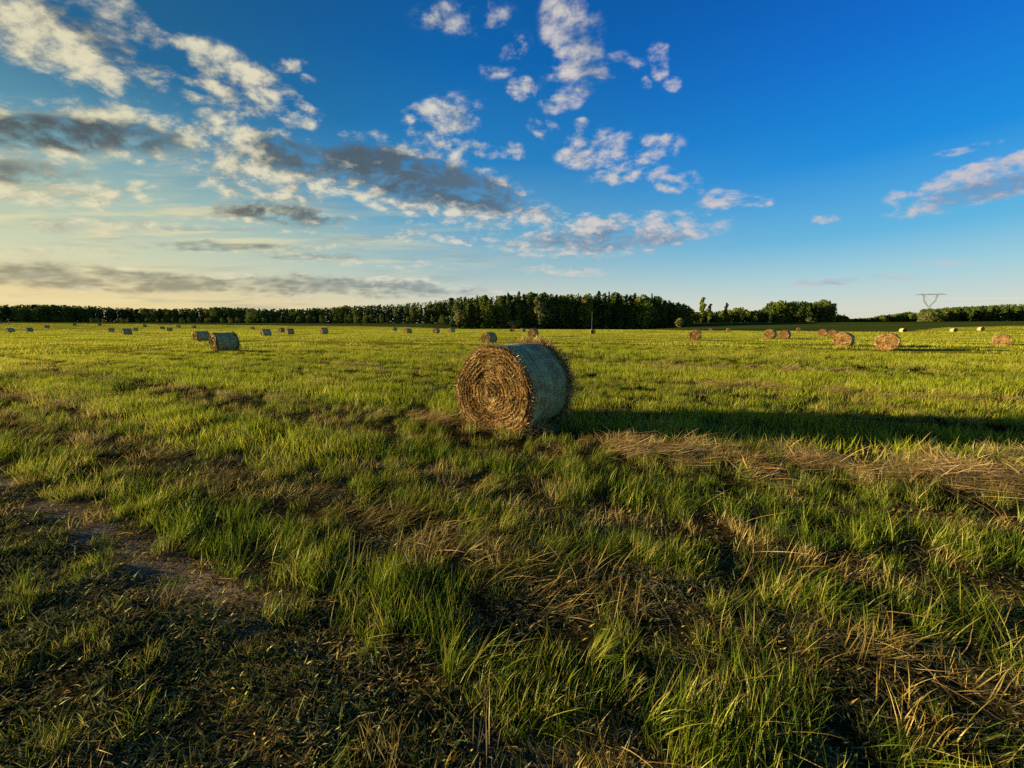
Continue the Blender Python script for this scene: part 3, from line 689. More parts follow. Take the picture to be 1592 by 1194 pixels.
        V = np.concatenate([np.stack([P[:, k] - sd * wd, P[:, k] + sd * wd], 1) for k in range(3)], 1)
        F = np.array([[0, 1, 3, 2], [2, 3, 5, 4]]); F = (F[None] + (np.arange(n) * 6)[:, None, None]).reshape(-1, 4)
        return V.reshape(-1, 3), F, np.repeat(g.random(n), 6), np.ones(n * 6)
    def join(*parts):
        o_ = 0; Vs = []; Fs = []; Rs = []; Ts = []
        for V, F, r_, t_ in parts: Vs.append(V); Fs.append(F + o_); Rs.append(r_); Ts.append(t_); o_ += len(V)
        V = np.vstack(Vs); V[:, 2] = np.maximum(V[:, 2], .003)
        return V, np.vstack(Fs), {'rnd': ('FLOAT', np.concatenate(Rs).astype(np.float32)), 'tip': ('FLOAT', np.concatenate(Ts).astype(np.float32))}
    th = .0056 if detail else .018
    V, F, at = join(strands(nstrand, -1, th, .10, .38), strands(max(nstrand // 5, 40), 1, th, .06, .24))
    face = mesh('straw_face', V, F, MAT['straw'], False, at)
    k = nstrand / 11000
    V, F, at = join(fuzz(int(2600 * k) + 30, -LB / 2 + .01, -LB / 2 + .11, .03, .13, th * .8, .8), fuzz(int(5200 * k) + 40, LB / 2 - .20, LB / 2 - .01, .05, .24, th * .9, 1.6),
                    fuzz(int(1500 * k) + 5, -LB / 2 + .1, LB / 2 - .15, .02, .07, th * .7, .5))
    fz = mesh('stray_straw', V, F, MAT['straw'], False, at)
    return body, net, face, fz
MAT['straw'] = leafy('straw_strand', [(0, c4(.035, .017, .006)), (.3, c4(.12, .062, .019)), (.55, c4(.30, .165, .052)), (.8, c4(.52, .33, .12)), (1, c4(.72, .54, .28))],
                     c4(.2, .1, .04), 0.15, 3.0, gloss=0.03)

AXIS = R(33)
def place_bale(parts, x, y, yaw, sc, label, group):
    r = bpy.data.objects.new('hay_bale', None); C.objects.link(r); r.empty_display_size = .3
    r.location = (x, y, tz(x, y) - .02); r.rotation_euler = (0, 0, yaw); r.scale = sc
    tag(r, label, 'hay bale', group)
    for me, nm in zip(parts, ('straw_body', 'net_wrap', 'straw_face', 'stray_straw')):
        o = bpy.data.objects.new(nm, me); C.objects.link(o); o.parent = r
        if nm in ('straw_face', 'stray_straw'): o['kind'] = 'stuff'
    return r

GB = 'round hay bales lying about the field'
big = bale_parts(3, 96, 16, 15000, 1)
main = place_bale(big, 0.06, 6.20, -AXIS, (1, 1, 1), 'large round bale in grey green net nearest the camera, spiral straw end turned forward', GB)

# threads of torn net hanging at the near rim, and straw spilled at the foot
def threads():
    g = np.random.default_rng(5); V = []; F = []
    for k in range(9):
        a = -.15 - .055 * k + g.normal(0, .02); y0 = -LB / 2 + .09 + g.random() * .05
        pts = []
        for q in range(7):
            aa = a - q * .09; x, z = prof(np.array([aa]), RB + .012 + .02 * math.sin(q * .5), 3)
            pts.append(Vector((float(x[0]) + .01, y0 + .02 * math.sin(q * .9 + k) + .012 * q, max(float(z[0]), .01))))
        for q, p in enumerate(pts):
            V += [(p.x, p.y - .002, p.z), (p.x, p.y + .002, p.z), (p.x + .003, p.y, p.z + .001)]
        b = len(V) - 21
        for q in range(6):
            for e in range(3): F.append((b + 3 * q + e, b + 3 * q + (e + 1) % 3, b + 3 * q + 3 + (e + 1) % 3, b + 3 * q + 3 + e))
    return V, F
mt, t, o = new_mat('net_thread'); bs = t.n.new('ShaderNodeBsdfDiffuse'); bs.inputs[0].default_value = (.55, .6, .5, 1); t.l.new(bs.outputs[0], o.inputs[0]); MAT['thread'] = mt
V, F = threads(); th = obj('torn_net_thread', mesh('torn_net_thread', V, F, MAT['thread']), main); th['kind'] = 'stuff'

def foot_pile():
    # heap of loose straw against the bale's foot, on the shade side and all along the near face
    specs = []; Vs = []; Fs = []; Ts = []; Rs = []; o_ = 0
    for k, (px, py, h_, n_) in enumerate([(.27, 5.40, .20, 320), (.40, 5.46, .18, 320), (.55, 5.56, .10, 200), (.10, 5.42, .05, 120), (-.15, 5.50, .05, 120), (-.45, 5.65, .04, 120), (-.72, 5.85, .05, 120), (.02, 5.35, .03, 90)]):
        V, F, T, Rn = blades(n=n_, rad=.15, h0=.08, h1=.24, w0=.0065, segs=4, tilt0=1.2, tilt1=1.65, bend=.15, aim=.5, aim_j=3.1, seed=900 + k, wig=.5, rise=h_, z0=.0)
        V = V + np.array([px, py, tz(px, py)]); Vs.append(V); Fs.append(F + o_); Ts.append(T); Rs.append(Rn); o_ += len(V)
    me = mesh('spilled_straw', np.vstack(Vs), np.vstack(Fs), MAT['hay'], False, {'tip': ('FLOAT', np.concatenate(Ts).astype(np.float32)), 'rnd': ('FLOAT', np.concatenate(Rs).astype(np.float32))})
    tag(obj('spilled_straw', me), 'heap of loose straw spilled at the foot of the nearest big bale', 'straw', kind='stuff')
foot_pile()

mid = bale_parts(8, 40, 6, 1300, 0)
small = bale_parts(9, 20, 2, 120, 0)
ORD = ['first', 'second', 'third', 'fourth', 'fifth', 'sixth', 'seventh', 'eighth', 'ninth', 'tenth', 'eleventh', 'twelfth', 'thirteenth', 'fourteenth', 'fifteenth', 'sixteenth', 'seventeenth', 'eighteenth']
# bearing (photo column), row of the foot, scale, yaw offset in degrees, label
BALES = [
    (345, 547, 1.02, 0, 'big dark bale left of the nearest bale, net side shaded and left end sunlit'),
    (311, 531, .98, 4, 'bale half hidden behind the big dark bale at the left'),
    (195, 521, 1.0, 6, 'dark bale between the left edge and the big dark bale, largest of that stretch'),
    (412, 523, 1.0, 2, 'bale just right of the big dark bale, bright sunlit left end'),
    (450, 520.5, 1.0, -6, 'dark bale right of the one with the bright end, close to its smaller neighbour'),
    (437, 516.5, 1.0, 10, 'tiny bale tucked behind the left of a dark bale in the left half'),
    (503, 519, 1.05, -3, 'lone dark bale halfway between the big dark bale and the nearest bale'),
    (613, 515, 1.0, 0, 'tiny bale in front of the low hedge left of the forest block'),
    (634, 519, 1.05, -8, 'small bale with a dark top left of the forest block'),
    (678, 519, 1.0, 5, 'small dark bale in front of the left corner of the forest block'),
    (702, 518, 1.05, -10, 'small bale just left of the bale behind the nearest one'),
    (760, 535, 1.0, 0, 'bale straight behind the nearest one, brown end left and dark net right'),
    (796, 516.5, .95, 20, 'tiny bale at the field edge left of the small bale behind the nearest one'),
    (813, 516.5, .95, -15, 'tiny flat bale touching the small bale behind the nearest one'),
    (829, 524, 1.05, 4, 'small bale above the right end of the nearest bale'),
    (922, 520, .9, 25, 'small brown bale below the thin pole in front of the forest'),
    (1082, 530, 1.0, 3, 'orange brown bale in front of the pale round bush'),
    (1105, 515, .9, 0, 'tiny dark bale right of the orange bale by the bush'),
    (1133, 515.5, .9, 8, 'second tiny dark bale right of the bush, alone at the field edge'),
    (1199, 528, 1.0, -13, 'reddish bale with dark net side, left one of the close pair at the right'),
    (1222, 527, .98, -15, 'ragged tan bale, right one of the close pair at the right'),
    (1242, 514.5, .9, 0, 'tiny pale bale behind the close pair at the right'),
    (1281, 523, 1.0, -16, 'small brown bale, leftmost of the three in a line at the right'),
    (1297, 524, 1.0, -15, 'small ragged bale directly behind the round orange one'),
    (1315, 540, 1.0, -17, 'round orange bale seen end on, left of the largest bale at the right'),
    (1384, 545, 1.0, -13, 'largest orange bale at the right, casting a long thin shadow'),
    (1405, 517, .95, 30, 'tiny bale with pale left end behind the largest orange one at the right'),
    (1484, 516.5, .95, 28, 'tiny bale with a pale end, left of the shrub near the dark right wood'),
    (1526, 516, .95, 26, 'tiny pale ended bale just before the dark right wood'),
    (1563, 537, .90, -19, 'squat dark red bale nearest the right edge, sunlit left rim'),
]
LEFTROW = [(1, 513), (14, 517), (23, 512), (44, 516), (54, 511.5), (72, 514), (91, 511.8), (116, 513.2), (155, 512.8), (172, 516), (210, 515), (225, 512), (252, 513.5), (263, 515.5), (277, 512.6), (301, 512.4), (392, 513.2)]
for k, (px, py) in enumerate(LEFTROW):
    BALES.append((px, py, 1.0, (k * 37) % 40 - 20, 'tiny dark bale on the left horizon, %s of that row counted from the left edge' % ORD[k]))
BALE_POS = []
for px, py, sc, dy, lab in BALES:
    rr = ray(px, py); dist = EYE / max(-rr[2], 1e-4) * rr[1]
    zz = 0
    for _ in range(4):                              # meet the rising ground
        x_, y_ = rr[0] / rr[1] * dist, dist; dist = (EYE - tz(x_, y_)) / max(-rr[2], 1e-4) * rr[1]; dist = min(dist, 170)
    x_, y_ = rr[0] / rr[1] * dist, dist + .3
    d_ = math.hypot(x_, y_); parts = mid if d_ < 60 else small
    sc *= .88; s3 = (sc * (.90 + .1 * ((px * 7) % 10) / 10), sc * (.93 + .1 * ((px * 9) % 10) / 10), sc * (.96 + .09 * ((px * 3) % 10) / 10)) if px != 1563 else (.76, .80, .72)
    BALE_POS.append((x_, y_))
    place_bale(parts, x_, y_, -AXIS + R(dy), s3, lab, GB)

# ------------------------------------------------------------------ trees
def bark():
    m, t, o = new_mat('bark'); p_ = t.n.new('ShaderNodeTexCoord').outputs['Object']
    bs = t.n.new('ShaderNodeBsdfDiffuse'); t.l.new(t.ramp(t.noise(p_, 3.0, 4.0), [(.35, c4(.03, .022, .016)), (.7, c4(.11, .08, .055))]), bs.inputs[0]); t.l.new(bs.outputs[0], o.inputs[0]); return m
MAT['bark'] = bark()
MAT['needle'] = leafy('needles', [(0, c4(.016, .036, .012)), (.5, c4(.042, .074, .020)), (1, c4(.13, .16, .030))], c4(.01, .018, .01), 0.12, 0.05, gloss=0.0)
MAT['leaf'] = leafy('leaves', [(0, c4(.040, .075, .012)), (.5, c4(.11, .155, .022)), (1, c4(.24, .23, .045))], c4(.02, .03, .01), 0.25, 0.05, gloss=0.0)
MAT['pale_leaf'] = leafy('pale_leaves', [(0, c4(.07, .09, .03)), (.5, c4(.14, .15, .05)), (1, c4(.24, .22, .09))], c4(.05, .05, .02), 0.3, 0.05, gloss=0.0)

def trunk_mesh(h, r, g, limbs=6, z0=.35, z1=.9, reach=.2):
    V = []; F = []
    def tube(pts, rad):
        b = len(V); k = 6
        for i_, (p, q) in enumerate(zip(pts, rad)):
            for e in range(k): V.append((p[0] + q * math.cos(e * 6.283 / k), p[1] + q * math.sin(e * 6.283 / k), p[2]))
        for i_ in range(len(pts) - 1):
            for e in range(k): F.append((b + i_ * k + e, b + i_ * k + (e + 1) % k, b + (i_ + 1) * k + (e + 1) % k, b + (i_ + 1) * k + e))
    bx, by = g.normal(0, .015 * h, 2)
    sp = [(bx * f * f, by * f * f, h * f) for f in (0, .03, .2, .45, .7, .95)]
    tube(sp, [r * 1.5, r * 1.05, r * .85, r * .65, r * .4, r * .08])
    for k in range(limbs):
        f = z0 + (z1 - z0) * (k + g.random()) / limbs; a = g.random() * 6.283; L_ = reach * h * (1.1 - f) * (.7 + .6 * g.random())
        p0 = (bx * f * f, by * f * f, h * f); p1 = (p0[0] + math.cos(a) * L_ * .5, p0[1] + math.sin(a) * L_ * .5, p0[2] + L_ * .25); p2 = (p0[0] + math.cos(a) * L_, p0[1] + math.sin(a) * L_, p0[2] + L_ * .6)
        tube([p0, p1, p2], [r * .3, r * .2, r * .05])
    return mesh('trunk', V, F, MAT['bark'])

def cards(P, size, g, nrm=None, droop=None):
    """leaf-clump cards: bent triangles pairs of mixed size and tilt"""
    n = len(P); u = g.normal(0, 1, (n, 3)); u /= np.linalg.norm(u, axis=1, keepdims=True)
    v = np.cross(u, g.normal(0, 1, (n, 3))); v /= np.linalg.norm(v, axis=1, keepdims=True)
    s = (size * (.5 + g.random(n)))[:, None]; w_ = np.cross(u, v)
    a = P - u * s * .5; b = P + v * s * .45 + w_ * s * .12; c = P + u * s * .5; d = P - v * s * .45 + w_ * s * .12
    return np.stack([a, b, c, d], 1).reshape(-1, 3), (np.arange(n) * 4)[:, None] + np.array([[0, 1, 2, 3]])

def crown_mesh(name, P, size, g, mat):
    V, F = cards(P, size, g); r_ = np.repeat(np.clip(vn(P[:, 0] * .7 + P[:, 1] * .3, P[:, 2] * .7, int(g.integers(99))) * .8 + .25 * g.random(len(P)), 0, 1), 4)
    return mesh(name, V, F, mat, False, {'rnd': ('FLOAT', r_.astype(np.float32)), 'tip': ('FLOAT', np.ones(len(V), np.float32))})

def spruce(seed, h=18.0):
    g = np.random.default_rng(seed); P = []
    z = h * .10
    wid = h * (.15 + .05 * g.random())
    while z < h * .99:
        f = 1 - (z - h * .1) / (h * .9); rad = wid * (f ** .8) * (.8 + .35 * g.random()) + .12
        nb = max(4, int(5 + 9 * f))
        for a in g.random(nb) * 6.283:
            L_ = rad * (.65 + .5 * g.random()); m_ = max(2, int(L_ / .42))
            for q in range(m_):
                fr = (q + .6) / m_; P.append((math.cos(a) * L_ * fr + g.normal(0, .12), math.sin(a) * L_ * fr + g.normal(0, .12), z - .22 * L_ * fr * fr * 1.4 + g.normal(0, .10)))
        z += h * .030 * (.7 + .6 * g.random())
    P.append((0, 0, h)); P.append((0, 0, h * .985))
    P = np.array(P)
    return crown_mesh('crown', P, h * .045, g, MAT['needle']), trunk_mesh(h * .97, h * .012, g, 4, .2, .6, .1)

def broad(seed, h=15.0, wd=.32, bot=.18, mat='leaf', lobes=9, dens=1.0, card=.05):
    g = np.random.default_rng(seed); P = []
    for k in range(lobes):
        f = bot + (.93 - bot) * (k + .5) / lobes; a = g.random() * 6.283
        prof_ = math.sin(min(max((f - bot + .06) / (1.06 - bot), 0), 1) * math.pi) ** .6
        o_ = wd * h * prof_ * .55 * g.random(); rr_ = wd * h * prof_ * (.42 + .22 * g.random())
        n = int(150 * dens); u = g.normal(0, 1, (n, 3)); u /= np.linalg.norm(u, axis=1, keepdims=True)
        q = u * (rr_ * (.55 + .5 * g.random(n) ** .5))[:, None] * np.array([1, 1, .85]) + np.array([math.cos(a) * o_, math.sin(a) * o_, f * h])
        P.append(q)
    P = np.concatenate(P); P = P[P[:, 2] > .03 * h]
    return crown_mesh('crown', P, h * card, g, MAT[mat]), trunk_mesh(h * .85, h * .014, g, 7, max(bot, .2), .85, .25)

def pine(seed, h=18.0):
    return broad(seed, h, .2, .25, 'needle', 8, 1.0, .05)

def poplar(seed, h=18.0): return broad(seed, h, .15, .10, 'leaf', 10, .9, .045)

def bush(seed, h=4.0, mat='leaf'):
    g = np.random.default_rng(seed); P = []
    for k in range(7):
        a = g.random() * 6.283; o_ = .38 * h * g.random(); rr_ = h * (.26 + .14 * g.random()); n = 130
        u = g.normal(0, 1, (n, 3)); u /= np.linalg.norm(u, axis=1, keepdims=True)
        P.append(u * (rr_ * (.5 + .55 * g.random(n)))[:, None] + np.array([math.cos(a) * o_ * 1.3, math.sin(a) * o_ * 1.3, h * (.35 + .35 * g.random())]))
    P = np.concatenate(P); P[:, 2] = np.abs(P[:, 2])
    return crown_mesh('crown', P, h * .11, g, MAT[mat]), trunk_mesh(h * .6, h * .02, g, 5, .15, .8, .5)

SP = [spruce(k) for k in range(5)]; PI_ = [pine(20 + k) for k in range(3)]; BR = [broad(40 + k, wd=.30 + .04 * k, bot=.02, lobes=11) for k in range(5)]; PO = [poplar(60 + k) for k in range(3)]
BU = [bush(70 + k) for k in range(3)]; PB = [bush(80 + k, mat='pale_leaf') for k in range(2)]
PBR = [broad(90 + k, wd=.26, mat='pale_leaf') for k in range(2)]
BASEH = {'spruce': 18., 'pine': 18., 'broad': 15., 'poplar': 18., 'bush': 4., 'pbush': 4., 'pbroad': 15.}
LIB = {'spruce': SP, 'pine': PI_, 'broad': BR, 'poplar': PO, 'bush': BU, 'pbush': PB, 'pbroad': PBR}
NM = {'spruce': ('spruce_tree', 'spruce'), 'pine': ('pine_tree', 'pine tree'), 'broad': ('leafy_tree', 'tree'), 'poplar': ('tall_tree', 'tree'), 'bush': ('bush', 'bush'), 'pbush': ('bush', 'bush'), 'pbroad': ('leafy_tree', 'tree')}
rt = random.Random(4)
def tree(kind, x, y, h, label, group=None, wide=1.0):
    cr, tr = rt.choice(LIB[kind]); nm, cat = NM[kind]
    r = bpy.data.objects.new(nm, None); C.objects.link(r); r.location = (x, y, tz(x, y) - .1); r.rotation_euler = (0, 0, rt.random() * 6.28)
    s = h / BASEH[kind]; r.scale = (s * wide, s * wide, s); tag(r, label, cat, group)
    for me, n_ in ((cr, 'crown'), (tr, 'trunk')):
        o = bpy.data.objects.new(n_, me); C.objects.link(o); o.parent = r
    return r

def skyline(px, prof_):
    xs = [p[0] for p in prof_]; return float(np.interp(px, xs, [p[1] for p in prof_]))
def height_for(px, top, dist):
    """tree height at this distance so that its top reaches the photographed skyline"""
    a0, e0 = ang(px, top); x = a0 * dist; return EYE + e0 * dist - tz(x, dist)

count = [0]
def wood(prof_, x0, x1, step, dists, mix, label, group, hj=(.72, 1.08), inset=0.0):
    for ri, dist in enumerate(dists):
        px = x0 + rt.random() * step
        while px < x1:
            q = px + rt.uniform(-.3, .3) * step; d_ = dist * rt.uniform(.985, 1.015)
            a0, _ = ang(q, 507); h = height_for(q, skyline(q, prof_), d_) * rt.uniform(*hj)
            k = rt.choices([m_[0] for m_ in mix], [m_[1] for m_ in mix])[0]
            lab = label[k] if isinstance(label, dict) else label
            gr = group[k] if isinstance(group, dict) else group
            tree(k, a0 * d_, d_, h, lab, gr, rt.uniform(.9, 1.25)); count[0] += 1
            px += step * rt.uniform(.75, 1.25)

CEN = [(700, 464), (720, 461), (765, 459), (800, 457), (845, 455), (870, 457), (900, 456), (935, 454), (960, 458), (985, 455), (1000, 463), (1015, 460), (1035, 466), (1060, 470), (1078, 482)]
wood(CEN, 704, 1078, 8.2, (212, 222), [('spruce', .62), ('pine', .2), ('broad', .18)],
     {'spruce': 'dark pointed spruce standing in the front of the central forest block', 'pine': 'dark high crowned pine standing in the central forest block', 'broad': 'round crowned leafy tree among the conifers of the central forest block'},
     {'spruce': 'spruces of the central forest block', 'pine': 'pines of the central forest block', 'broad': 'leafy trees of the central forest block'})
LEF = [(-40, 475), (60, 473), (110, 474), (150, 475), (200, 478), (260, 480), (300, 478), (372, 477), (420, 480), (470, 479), (520, 477), (540, 475)]
wood(LEF, -20, 545, 11.5, (345,), [('pine', .3), ('broad', .6), ('spruce', .1)],
     {'spruce': 'distant dark spruce on the long left horizon wood', 'pine': 'distant dark pine in the long left horizon wood', 'broad': 'distant dark rounded tree in the long left horizon wood'},
     {'spruce': 'spruces of the left horizon wood', 'pine': 'pines of the left horizon wood', 'broad': 'leafy trees of the left horizon wood'}, (.78, 1.06))
LM = [(535, 477), (560, 474), (600, 473), (640, 470), (680, 467), (710, 462)]
wood(LM, 535, 712, 8.5, (330,), [('spruce', .55), ('pine', .25), ('broad', .2)],
     {'spruce': 'mid green spruce on the slope left of the forest block', 'pine': 'pine on the slope left of the forest block', 'broad': 'leafy tree on the slope left of the forest block'},
     {'spruce': 'spruces on the slope left of the forest block', 'pine': 'pines on the slope left of the forest block', 'broad': 'leafy trees on the slope left of the forest block'})
LOW = [(100, 494), (250, 493), (380, 492), (450, 491), (530, 489), (600, 487), (700, 487)]
wood(LOW, 130, 700, 13, (300,), [('broad', .8), ('pbroad', .2)], 'low bushy tree in the front row at the foot of the left woods', 'low trees in front of the left woods', (.75, 1.05))
RG = [(1182, 480), (1195, 468), (1215, 468), (1235, 467), (1262, 470), (1285, 466), (1293, 478)]
wood(RG, 1184, 1292, 7.5, (322, 332), [('poplar', .4), ('spruce', .3), ('broad', .3)],
     {'poplar': 'tall slim tree in the isolated grove right of the forest block', 'spruce': 'dark spruce in the isolated grove right of the forest block', 'broad': 'round tree in the isolated grove right of the forest block'},
     {'poplar': 'tall slim trees of the isolated grove', 'spruce': 'spruces of the isolated grove', 'broad': 'round trees of the isolated grove'})
RM = [(1070, 484), (1110, 484), (1150, 477), (1165, 483), (1185, 480)]
wood(RM, 1070, 1186, 8.5, (325,), [('broad', .6), ('spruce', .3), ('bush', .1)], 'low dark tree between the forest block and the isolated grove', 'low trees between forest block and grove', (.8, 1.04))
RL = [(1292, 489), (1310, 489), (1320, 496), (1350, 494), (1368, 490), (1395, 487), (1410, 484), (1425, 487)]
wood(RL, 1293, 1426, 8.5, (345,), [('broad', .7), ('spruce', .2), ('bush', .1)], 'low tree in the gap between the isolated grove and the right wood', 'low trees left of the right wood', (.8, 1.03))
RR_ = [(1420, 484), (1432, 480), (1450, 479), (1480, 477), (1540, 474), (1592, 472), (1640, 471)]
wood(RR_, 1424, 1640, 8.5, (252, 262), [('spruce', .4), ('pine', .25), ('broad', .35)],
     {'spruce': 'dark spruce in the wood at the right edge', 'pine': 'dark pine in the wood at the right edge', 'broad': 'leafy tree in the wood at the right edge'},
     {'spruce': 'spruces of the right wood', 'pine': 'pines of the right wood', 'broad': 'leafy trees of the right wood'}, (.9, 1.03))
# trees that stand out
def solo(kind, px, top, dist, label, wide=1.0):
    a0, _ = ang(px, 507); tree(kind, a0 * dist, dist, height_for(px, top, dist), label, None, wide)
solo('poplar', 1089, 459, 318, 'tallest slim tree just right of the forest block, pointed top', 1.1)
solo('poplar', 1101, 470, 316, 'shorter slim tree leaning on the tallest slim tree right of the forest block', 1.25)
solo('poplar', 1127, 468, 318, 'single thin pointed tree between the slim pair and the grove', .8)
solo('pbush', 1056, 494, 196, 'pale sunlit round bush at the right foot of the forest block', 1.1)
solo('pbush', 801, 496, 203, 'small pale round bush against the dark left part of the forest block', 1.0)
solo('broad', 392, 481, 300, 'wide rounded tree standing in front of the left horizon wood', 1.35)
solo('pbroad', 712, 468, 206, 'sunlit tree at the left corner of the forest block', 1.0)
solo('broad', 1068, 478, 208, 'round dark tree closing the right end of the forest block', 1.5)
solo('pbroad', 840, 457, 207, 'lighter tree crown rising from the middle of the forest block', .9)
solo('bush', 1509, 512, 120, 'small green shrub between two tiny bales before the right wood', 1.2)
solo('pbush', 1256, 493, 300, 'pale bush at the foot of the isolated grove', 1.0)
solo('bush', 655, 503, 230, 'small upright shrub at the field edge left of the forest block', .6)
solo('pbush', 1440, 484, 246, 'sunlit bushy tree at the left corner of the right wood', .9)
for k, (px, tp, ds) in enumerate(((560, 503, 235), (590, 504, 236), (480, 504, 250))):
    solo('bush', px, tp, ds, ('low dark field edge bush before the left slope, %s of three from the left' % ['second', 'third', 'first'][k]), 1.6)
print('trees', count[0])

# the body of the woods behind the first rows: one mass of cards
def forest_mass():
    g = np.random.default_rng(77); Ps = []
    def fill(prof_, x0, x1, d0, d1, n, drop=1.5):
        q = x0 + (x1 - x0) * g.random(n); d_ = d0 + (d1 - d0) * g.random(n)
        for px, dd in zip(q, d_):
            a0, _ = ang(px, 507); top = skyline(px, prof_); h = max(height_for(px, top, dd) * g.uniform(.8, .99), 2); x = a0 * dd; z = tz(x, dd)
            f = g.random(34); r_ = h * .16 * (1 - f * .9)
            a = g.random(34) * 6.283
            Ps.append(np.stack([x + r_ * np.cos(a), dd + r_ * np.sin(a), z + h * (.05 + .95 * f)], -1))
    fill(CEN, 706, 1074, 228, 262, 900); fill(LEF, -60, 545, 349, 385, 1500); fill(LM, 530, 712, 335, 380, 420)
    fill(RG, 1186, 1290, 335, 350, 420); fill(RM, 1068, 1188, 329, 350, 330); fill(RL, 1290, 1426, 349, 372, 330); fill(RR_, 1428, 1680, 266, 300, 620)
    P = np.concatenate(Ps); V, F = cards(P, 1.25, g); r_ = np.repeat(g.random(len(P)), 4)
    me = mesh('forest', V, F, MAT['needle'], False, {'rnd': ('FLOAT', r_.astype(np.float32)), 'tip': ('FLOAT', np.ones(len(V), np.float32))})
    tag(obj('forest', me), 'dark mass of trees deep in the woods behind the front rows', 'forest', kind='stuff')
forest_mass()

# ------------------------------------------------------------------ power pylon and pole
def metal():
    m, t, o = new_mat('galvanised_steel'); bs = t.n.new('ShaderNodeBsdfPrincipled'); p_ = t.n.new('ShaderNodeTexCoord').outputs['Object']
    t.l.new(t.ramp(t.noise(p_, .6, 3.0), [(.3, c4(.28, .31, .31)), (.7, c4(.40, .43, .42))]), bs.inputs['Base Color']); bs.inputs['Roughness'].default_value = .6; bs.inputs['Metallic'].default_value = .3
    t.l.new(bs.outputs[0], o.inputs[0]); return m
MAT['steel'] = metal()
def struts(name, segs, r, parent, mat):
    V = []; F = []
    for a, b in segs:
        a = Vector(a); b = Vector(b); d = (b - a).normalized(); u = d.orthogonal().normalized(); v = d.cross(u); k = len(V)
        for p in (a, b):
            for e in range(4): V.append(tuple(p + (u * math.cos(e * 1.5708) + v * math.sin(e * 1.5708)) * r))
        for e in range(4): F.append((k + e, k + (e + 1) % 4, k + 4 + (e + 1) % 4, k + 4 + e))
        F.append((k, k + 3, k + 2, k + 1)); F.append((k + 4, k + 5, k + 6, k + 7))
    return obj(name, mesh(name, V, F, mat), parent)
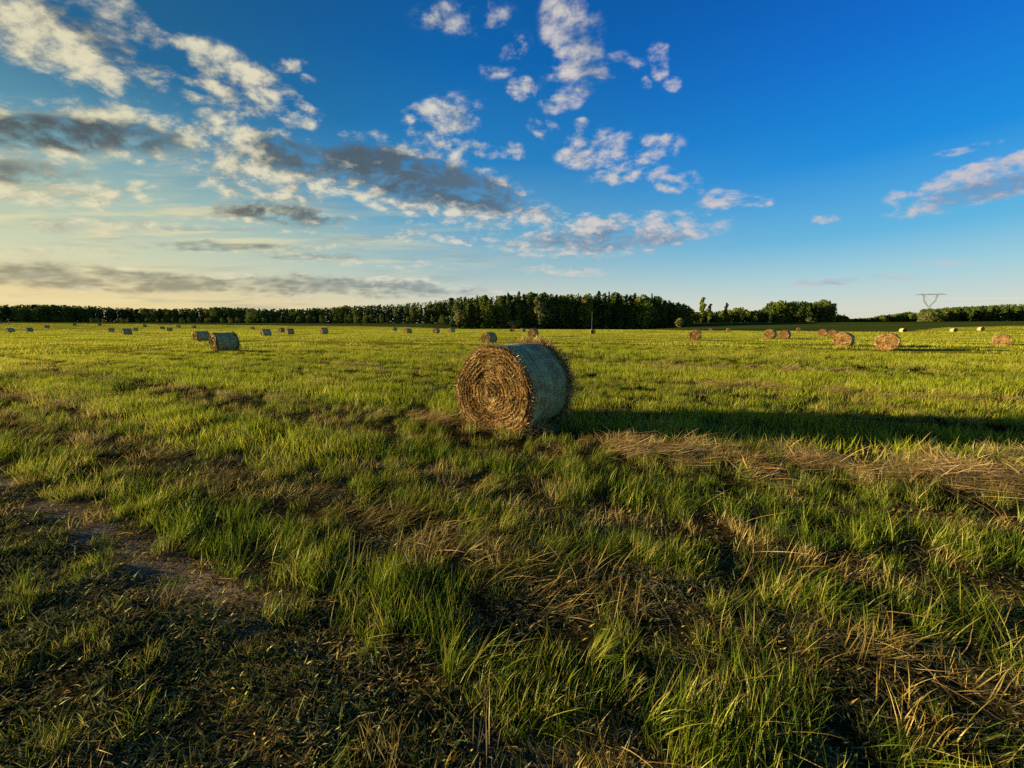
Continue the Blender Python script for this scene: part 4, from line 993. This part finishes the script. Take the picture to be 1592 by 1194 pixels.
def pylon():
    D = 440.; a0, e0 = ang(1447, 457); x0 = a0 * D; z0 = tz(x0, D); H = EYE + e0 * D - z0
    r = bpy.data.objects.new('power_pylon', None); C.objects.link(r); r.location = (x0, D, z0); r.rotation_euler = (0, 0, R(-18))
    tag(r, 'grey lattice power pylon with a flat crossarm behind the trees at the right', 'pylon')
    wst = H * .58
    def lattice(p, q, wa, wb, n):
        s = []; p = Vector(p); q = Vector(q)
        for sx, sy in ((1, 1), (1, -1), (-1, 1), (-1, -1)):
            s.append((p + Vector((sx * wa, sy * wa, 0)), q + Vector((sx * wb, sy * wb, 0))))
        for k in range(n):
            f0, f1 = k / n, (k + 1) / n; c0 = p.lerp(q, f0); c1 = p.lerp(q, f1); w0 = wa + (wb - wa) * f0; w1 = wa + (wb - wa) * f1
            for sy in (1, -1):
                s.append((c0 + Vector((-w0, sy * w0, 0)), c1 + Vector((w1, sy * w1, 0)))); s.append((c0 + Vector((w0, sy * w0, 0)), c1 + Vector((-w1, sy * w1, 0))))
        return s
    struts('tower_body', lattice((0, 0, 0), (0, 0, wst), H * .10, H * .03, 8), .17, r, MAT['steel'])
    for sx in (-1, 1): struts('fork_arm', lattice((sx * H * .025, 0, wst), (sx * H * .15, 0, H * .76), H * .012, H * .015, 3) + lattice((sx * H * .15, 0, H * .76), (sx * H * .19, 0, H * .97), H * .015, H * .018, 4), .16, r, MAT['steel'])
    ca = []
    zt = H; zb = H * .955; hw = H * .42
    for sy in (-.5, .5):
        ca += [((-hw, sy, zb + .6), (hw, sy, zb + .6)), ((-hw * .7, sy, zt), (hw * .7, sy, zt)), ((-hw, sy, zb + .6), (-hw * .7, sy, zt)), ((hw, sy, zb + .6), (hw * .7, sy, zt))]
        for k in range(14):
            xa = -hw * .8 + hw * 1.6 * k / 14; xb = -hw * .8 + hw * 1.6 * (k + 1) / 14; ca.append(((xa, sy, zb + .6 if k % 2 else zt), (xb, sy, zt if k % 2 else zb + .6)))
    struts('crossarm', ca, .18, r, MAT['steel'])
    struts('middle_brace', [((-H * .16, 0, H * .95), (0, 0, H * .80)), ((H * .16, 0, H * .95), (0, 0, H * .80)), ((-H * .1, 0, H * .72), (0, 0, H * .80)), ((H * .1, 0, H * .72), (0, 0, H * .80))], .11, r, MAT['steel'])
    for xk in (-hw * .97, -0.0, hw * .97):
        struts('insulator', [((xk, 0, zb + .5), (xk, 0, zb - 2.6))], .13, r, MAT['steel'])
    for xk in (-hw * .97, 0.0, hw * .97):
        cb = []
        for sg in (-1, 1):
            pr = None
            for q in range(13):
                f = q / 12; p = (xk, sg * 320 * f, zb - 2.6 - 9 * 4 * f * (1 - f)); cb += [(pr, p)] if pr else []; pr = p
        struts('cable', cb, .03, r, MAT['steel'])
    for sx in (-1, 1): struts('earth_peak', [((sx * H * .22, 0, H), (sx * H * .24, 0, H * 1.06)), ((sx * H * .27, 0, H), (sx * H * .24, 0, H * 1.06))], .12, r, MAT['steel'])
pylon()
def pole():
    a0, _ = ang(920, 507); D = 198.; x = a0 * D; h = height_for(920, 484, D)
    r = bpy.data.objects.new('utility_pole', None); C.objects.link(r); r.location = (x, D, tz(x, D))
    tag(r, 'thin pale pole standing alone against the dark forest block', 'pole')
    V = []; F = []
    for k, (z, q) in enumerate(((0, .10), (h * .5, .08), (h, .06))):
        for e in range(8): V.append((q * math.cos(e * .7854), q * math.sin(e * .7854), z))
    for k in range(2):
        for e in range(8): F.append((8 * k + e, 8 * k + (e + 1) % 8, 8 * k + 8 + (e + 1) % 8, 8 * k + 8 + e))
    F.append(tuple(range(16, 24)))
    obj('post', mesh('post', V, F, MAT['pole']), r)
    struts('crossarm', [((-.5, 0, h - .5), (.5, 0, h - .5))], .06, r, MAT['pole'])
mt, t, o = new_mat('weathered_wood'); bs = t.n.new('ShaderNodeBsdfDiffuse'); p_ = t.n.new('ShaderNodeTexCoord').outputs['Object']
t.l.new(t.ramp(t.noise(p_, 4.0, 3.0), [(.3, c4(.10, .11, .10)), (.7, c4(.18, .18, .16))]), bs.inputs[0]); t.l.new(bs.outputs[0], o.inputs[0]); MAT['pole'] = mt
pole()
